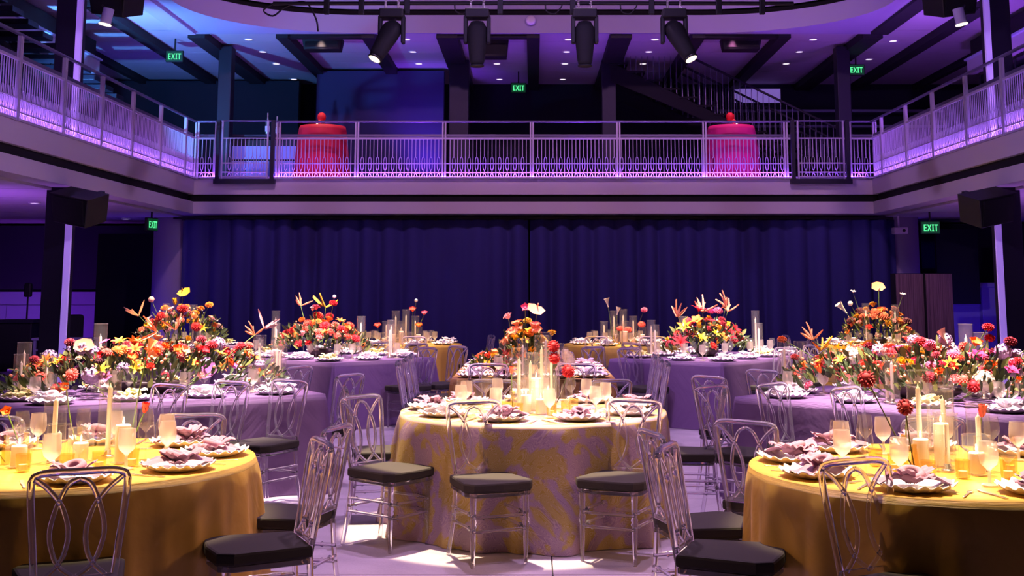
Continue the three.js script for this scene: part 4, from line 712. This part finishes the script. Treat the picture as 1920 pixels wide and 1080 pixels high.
// local +x runs along the table towards the curtain (E) or towards the aisle (H)
mound(E.X - 0.03, E.Z, turnOf(E), 1.04, 0.45, 0.34, 135, REDS, 'long low mound of red, coral and orange blooms on the left lavender table', [
  ['dahlia', 'crimson', 0.05, -0.62, 0.42, 0.05], ['anthurium', 'peach', 0.085, -0.52, 0.36, 0.1, -0.2, 0.5, 1], ['dahlia', 'crimson', 0.045, -0.88, 0.3, 0.1], ['bird', 'peach', 0.09, 0.05, 0.48, 0, -0.6, 0.6, 0], ['bird', 'peach', 0.075, 0.2, 0.5, 0, 0.2, 1, 0], ['dahlia', 'crimson', 0.05, 0.42, 0.42, 0], ['dahlia', 'red', 0.055, 0.48, 0.38, 0.1], ['bird', 'blush', 0.085, 0.98, 0.5, -0.1, 0.8, 0.6, 0], ['bird', 'peach', 0.07, 0.9, 0.44, -0.1, -0.3, 1, 0], ['dahlia', 'red', 0.052, 0.74, 0.36, 0.05], ['dahlia', 'coral', 0.05, 0.82, 0.36, 0.0], ['anthurium', 'mauve', 0.09, 0.35, 0.22, 0.36, 0, 0.3, 1], ['dahlia', 'red', 0.052, -0.2, 0.36, 0.1], ['dahlia', 'coral', 0.05, -0.36, 0.34, 0.15], ['poppy', 'peach', 0.06, -0.05, 0.3, 0.28, 0, 0.4, 1]]);
mound(H.X + 0.02, H.Z + 0.02, turnOf(H), 1.12, 0.48, 0.35, 150, CORALS, 'long low mound of coral, pink and yellow blooms on the right lavender table', [
  ['dahlia', 'red', 0.05, -0.52, 0.55, 0.0], ['dahlia', 'red', 0.045, -0.52, 0.47, 0.02], ['dahlia', 'crimson', 0.055, -0.68, 0.45, 0], ['anthurium', 'gold', 0.08, -0.92, 0.5, 0, 0.3, 0.6, 1], ['anthurium', 'gold', 0.1, 0.42, 0.33, 0.05, 0, 0.5, 1], ['dahlia', 'coral', 0.055, -0.3, 0.4, 0.1], ['dahlia', 'salmon', 0.06, -0.26, 0.32, 0.2], ['dahlia', 'crimson', 0.055, 0.2, 0.36, 0.1], ['bird', 'gold', 0.1, 0.02, 0.33, 0.15, -0.5, 0.8, 0.3], ['bird', 'gold', 0.09, 0.05, 0.33, 0.15, 0.5, 0.8, 0.3], ['bird', 'peach', 0.08, 0.93, 0.42, 0, 0.2, 1, 0], ['bird', 'gold', 0.08, 0.86, 0.34, 0, -0.6, 0.7, 0], ['dahlia', 'coral', 0.045, 1.12, 0.27, 0.05], ['calla', 'cream', 0.07, -0.22, 0.44, -0.05, 0.5, 0.8, 0], ['dahlia', 'red', 0.052, -0.85, 0.32, 0.1], ['dahlia', 'orange', 0.045, 1.15, 0.42, -0.1]]);
mound(F.X - 0.05, F.Z, turnOf(F, false), 0.78, 0.4, 0.4, 66, ORANGES, 'dense mound of orange and red blooms on the back left lavender table', [['dahlia', 'red', 0.06, -0.25, 0.66, 0], ['button', 'white', 0.03, -0.27, 0.74, 0], ['rose', 'pink', 0.06, 0.1, 0.6, 0], ['rose', 'blush', 0.05, 0.17, 0.58, 0], ['bird', 'gold', 0.13, -0.1, 0.62, 0, 0.8, 0.4, 0], ['bird', 'peach', 0.09, 0.42, 0.62, 0, 0, 1, 0], ['dahlia', 'red', 0.06, -0.12, 0.5, 0.05]], 1.2);
mound(G.X - 0.1, G.Z, turnOf(G, false), 0.78, 0.4, 0.38, 60, SCARLETS, 'spiky mound of scarlet, orange and yellow blooms on the back right lavender table', [['bird', 'peach', 0.12, -0.1, 0.55, 0, 0.3, 1, 0], ['bird', 'peach', 0.12, 0.5, 0.6, 0, -0.4, 1, 0], ['bird', 'peach', 0.12, -0.7, 0.5, 0, -0.3, 1, 0], ['dahlia', 'pink', 0.07, 0.3, 0.56, 0], ['dahlia', 'magenta', 0.06, 0.1, 0.56, 0], ['lily', 'red', 0.1, -0.2, 0.55, 0], ['bird', 'peach', 0.1, 0.55, 0.55, 0, 0.5, 1, 0]], 1.25);
mound(-5.25, 18.3, 0.1, 0.62, 0.4, 0.5, 54, YELLOWS, 'tall mound of yellow, peach and red blooms on the far left lavender table', [['anthurium', 'gold', 0.11, 0.0, 0.82, 0, 0, 0.6, 1], ['button', 'blush', 0.06, -0.45, 0.68, 0], ['dahlia', 'red', 0.1, 0.05, 0.55, 0.2], ['bird', 'peach', 0.13, -0.6, 0.45, 0.1, -0.7, 0.5, 0], ['dahlia', 'orange', 0.07, 0.4, 0.6, 0]], 1.25);
mound(5.15, 18.4, 0.1, 0.52, 0.36, 0.5, 46, RUSTS, 'tall mound of rust, coral and peach blooms on the far right gold table', [['button', 'cream', 0.05, -0.4, 0.62, 0], ['anthurium', 'peach', 0.12, 0.05, 0.82, 0, 0, 0.6, 1], ['lily', 'white', 0.05, -0.35, 0.78, 0], ['lily', 'white', 0.05, 0.42, 0.74, 0], ['calla', 'cream', 0.12, -0.55, 0.5, 0.2, -0.6, 0.8, 0], ['dahlia', 'burgundy', 0.09, 0.38, 0.36, 0.2]], 1.25);
mound(-0.08, 12.1, 0, 0.24, 0.22, 0.44, 34, PEACHES, 'upright bunch of peach and yellow blooms on the long table', [['rose', 'blush', 0.055, -0.17, 0.56, 0.0, -0.5, 0.8, 0.4], ['poppy', 'pink', 0.06, 0.0, 0.64, 0, 0, 0.6, 1], ['anthurium', 'peach', 0.1, 0.12, 0.66, 0, 0.2, 0.8, 1], ['poppy', 'salmon', 0.07, 0.1, 0.46, 0.1], ['rose', 'yellow', 0.06, -0.1, 0.36, 0.15], ['rose', 'gold', 0.055, 0.26, 0.4, 0.05], ['rose', 'orange', 0.07, 0.06, 0.4, 0.12]], 1.15);
mound(-0.42, 12.5, 0.2, 0.2, 0.16, 0.14, 16, PEACHES, 'low cluster of peach blossoms on the long table, left of the tall bunch', [], 0.9);
// bud vases
function budVase(k, X, Z, blooms, label) {
  const o = base('bud_vase', X, T + 0.002, Z); part('vase', lathe([[0.001, 0.002], [0.02, 0.002], [0.022, 0.03], [0.014, 0.1], [0.011, 0.12], [0.013, 0.135]], 16), M.amber, o);
  for (const [kind, color, r, x, y, z, dx = 0, dy = 1, dz = 0.5] of blooms) { stemTo(o, x, y, z, 0, 0.01, 0, kind === 'dahlia' ? M.darkstem : M.stem); bloom(o, kind, color, r, x, y, z, new THREE.Vector3(dx, dy, dz)); }
  tag(o, label, 'vase');
}
const tL = TABLES.L, tR = TABLES.R, tC = TABLES.C;
budVase('L', -2.52, 5.95, [['poppy', 'peach', 0.038, -0.17, 0.23, 0, -0.3, 0.6, 1]], 'slim vase with one peach bloom, the lowest left one on the front left gold table');
budVase('L', -2.48, 6.08, [['poppy', 'orange', 0.036, -0.1, 0.23, 0, 0, 0.6, 1]], 'slim vase with one orange bloom beside the peach one on the front left gold table');
budVase('L', -2.3, 6.3, [['poppy', 'orange', 0.034, -0.08, 0.33, 0, -0.1, 0.5, 1]], 'slim vase with a tall orange bloom on the front left gold table');
budVase('L', -2.0, 6.15, [['tulip', 'coral', 0.05, 0.07, 0.22, 0, 0.2, 1, 0.2], ['calla', 'peach', 0.05, 0.08, 0.52, 0.02, 0.4, 1, 0]], 'slim vase with a coral tulip and a long leaning peach calla');
budVase('R', 1.72, 5.62, [['dahlia', 'crimson', 0.044, -0.04, 0.3, 0.02, -0.1, 0.5, 1], ['dahlia', 'crimson', 0.05, -0.19, 0.42, -0.05, -0.3, 0.7, 0.8]], 'slim vase with two dark red dahlias on the front right gold table');
budVase('R', 2.12, 5.95, [['tulip', 'coral', 0.058, 0.03, 0.22, 0, 0.1, 1, 0.2]], 'slim vase with one coral tulip on the front right gold table');
budVase('R', 1.78, 5.98, [['tulip', 'red', 0.04, 0.02, 0.24, 0, 0.2, 1, 0]], 'slim vase with one small red tulip behind the candles of the right gold table');
budVase('C', 0.14, 8.5, [['dahlia', 'red', 0.055, 0.1, 0.27, 0, 0.2, 0.6, 1], ['dahlia', 'red', 0.05, 0.0, 0.44, 0, 0, 0.5, 1], ['dahlia', 'red', 0.048, 0.005, 0.36, 0.02, 0, 0.4, 1]], 'slim vase with three bright red dahlias on the patterned centre table');
budVase('C', -0.14, 8.5, [['tulip', 'salmon', 0.05, -0.01, 0.25, 0, 0, 1, 0.2]], 'slim vase with one salmon tulip on the patterned centre table');
for (const [k, X, Z, list] of [['M', -1.85, 18.8, [['poppy', 'coral', 0.08, 0.0, 0.5, 0], ['poppy', 'pink', 0.07, 0.18, 0.45, 0], ['button', 'cream', 0.035, 0.05, 0.66, 0], ['poppy', 'orange', 0.08, 0.1, 0.26, 0]]], ['M', -2.35, 18.7, [['poppy', 'coral', 0.08, -0.02, 0.26, 0]]], ['N', 1.5, 18.8, [['dahlia', 'pink', 0.06, 0.2, 0.52, 0], ['dahlia', 'coral', 0.07, 0.16, 0.3, 0], ['dahlia', 'coral', 0.07, -0.05, 0.22, 0]]], ['N', 1.22, 18.7, [['calla', 'cream', 0.09, -0.08, 0.58, 0, -0.3, 1, 0], ['calla', 'cream', 0.08, 0.06, 0.46, 0, 0.3, 1, 0], ['dahlia', 'coral', 0.06, 0.1, 0.24, 0]]]])
  budVase(k, X, Z, list, `slim vase of ${list[0][1] === 'cream' ? 'two white callas' : list.length > 1 ? 'coral and pink blooms' : 'one coral bloom'} on ${TABLES[k].n}`);
// candle groups
for (const [X, Z, h] of [[-2.32, 6.02, 0.36], [-2.12, 6.2, 0.42], [-2.22, 5.82, 0.2]]) hurricane('L', X, Z, h);
for (const [X, Z, h] of [[-2.2, 6.05, 0.09], [-1.98, 6.0, 0.18], [-2.42, 5.86, 0.1]]) pillar('L', X, Z, h);
for (const [X, Z] of [[-2.5, 5.75], [-2.34, 5.72], [-2.14, 5.72], [-2.02, 5.8], [-2.62, 5.95], [-1.9, 5.9]]) votive('L', X, Z);
for (const [X, Z, h] of [[1.85, 5.95, 0.44], [2.0, 6.05, 0.36], [2.06, 5.75, 0.3], [1.9, 5.72, 0.26]]) hurricane('R', X, Z, h);
for (const [X, Z, h] of [[1.93, 5.88, 0.2], [2.0, 5.62, 0.1], [1.8, 5.78, 0.14]]) pillar('R', X, Z, h);
for (const [X, Z] of [[1.66, 5.72], [1.74, 5.5], [2.18, 5.7], [2.1, 5.52], [1.9, 5.52], [1.62, 5.9]]) votive('R', X, Z);
for (const [X, Z, h] of [[-0.1, 8.62, 0.42], [0.13, 8.66, 0.44], [0.06, 8.76, 0.5], [-0.02, 8.8, 0.38]]) hurricane('C', X, Z, h);
for (const [X, Z, h] of [[0.02, 8.55, 0.22], [0.1, 8.42, 0.14], [-0.05, 8.38, 0.12], [0.05, 8.3, 0.1]]) pillar('C', X, Z, h);
for (const [X, Z] of [[-0.18, 8.35], [-0.1, 8.22], [0.22, 8.4], [0.28, 8.6], [-0.26, 8.6], [0.12, 8.2]]) votive('C', X, Z);
for (const [u, v, h] of [[-1.0, -0.1, 0.34], [-0.95, 0.12, 0.42], [-0.8, 0.0, 0.34], [0.98, -0.18, 0.4], [1.05, -0.05, 0.36], [0.92, 0.1, 0.44], [1.08, 0.15, 0.34], [-0.35, 0.3, 0.55]]) hurricane('E', ...corner(E, u, v), h);
for (const [u, v, h] of [[1.08, 0.1, 0.4], [1.12, -0.1, 0.42], [0.0, -0.5, 0.36], [0.08, -0.42, 0.3], [-0.35, 0.32, 0.5], [-0.2, 0.4, 0.56], [-0.1, 0.3, 0.36]]) hurricane('H', ...corner(H, u, v), h);
for (const [u, v, h] of [[0.35, -0.85, 0.4], [0.1, -0.6, 0.5], [0.5, -0.7, 0.45], [-0.1, 0.9, 0.55], [-0.3, 0.6, 0.4]]) { hurricane('F', ...corner(F, u, v), h); hurricane('G', ...corner(G, u, v), h); }
for (const [k, dx] of [['M', 0.05], ['N', 0]]) for (const [x, z, h] of [[-0.15, 0, 0.5], [0.0, 0.08, 0.52], [-0.05, -0.12, 0.3], [0.15, 0.02, 0.42], [-0.3, 0.05, 0.34]]) hurricane(k, TABLES[k].X + x + dx, TABLES[k].Z + z, h, 1.2);
for (const [x, z, h] of [[-0.2, 0.1, 0.62], [0.22, 0.05, 0.6], [0.3, 0.15, 0.4]]) { hurricane('I', -5.25 + x, 18.1 + z, h); hurricane('K', 5.15 + x, 18.15 + z, h); }
for (const [X, Z, h] of [[-0.1, 11.75, 0.36], [0.12, 11.8, 0.42], [0.25, 12.1, 0.3], [-0.28, 12.0, 0.34]]) hurricane('D', X, Z, h);
for (const k of ['M', 'N']) for (let i = 0; i < 5; i++) pillar(k, TABLES[k].X - 0.25 + i * 0.13, TABLES[k].Z - 0.2 + (i % 2) * 0.12, 0.1 + (i % 3) * 0.05, false);

// labels of the laid things: by their order from left to right on their table
const ORD = ['first', 'second', 'third', 'fourth', 'fifth', 'sixth', 'seventh', 'eighth', 'ninth', 'tenth', 'eleventh', 'twelfth', 'thirteenth', 'fourteenth'];
const merged = {};
for (const l of Object.values(lists)) { const kk = l.look + l.k; (merged[kk] ??= { ...l, all: [] }).all.push(...l.all); }
for (const l of Object.values(merged)) {
  const t = TABLES[l.k].n, v = new THREE.Vector3();
  l.all.map((o) => [v.copy(o.position).project(camera).x, o]).sort((p, q) => p[0] - q[0]).forEach(([, o], i) => tag(o, l.all.length === 1 ? `${l.look}, the only one on ${t}` : `${l.look}, ${ORD[i]} from left on ${t}`, l.category, `${l.look.replace(/ (on|beside) its plate/, '')}s on ${t}`));
}

scene.traverse((o) => { if (o.isMesh) o.castShadow = o.receiveShadow = true; });
renderer.render(scene, camera);
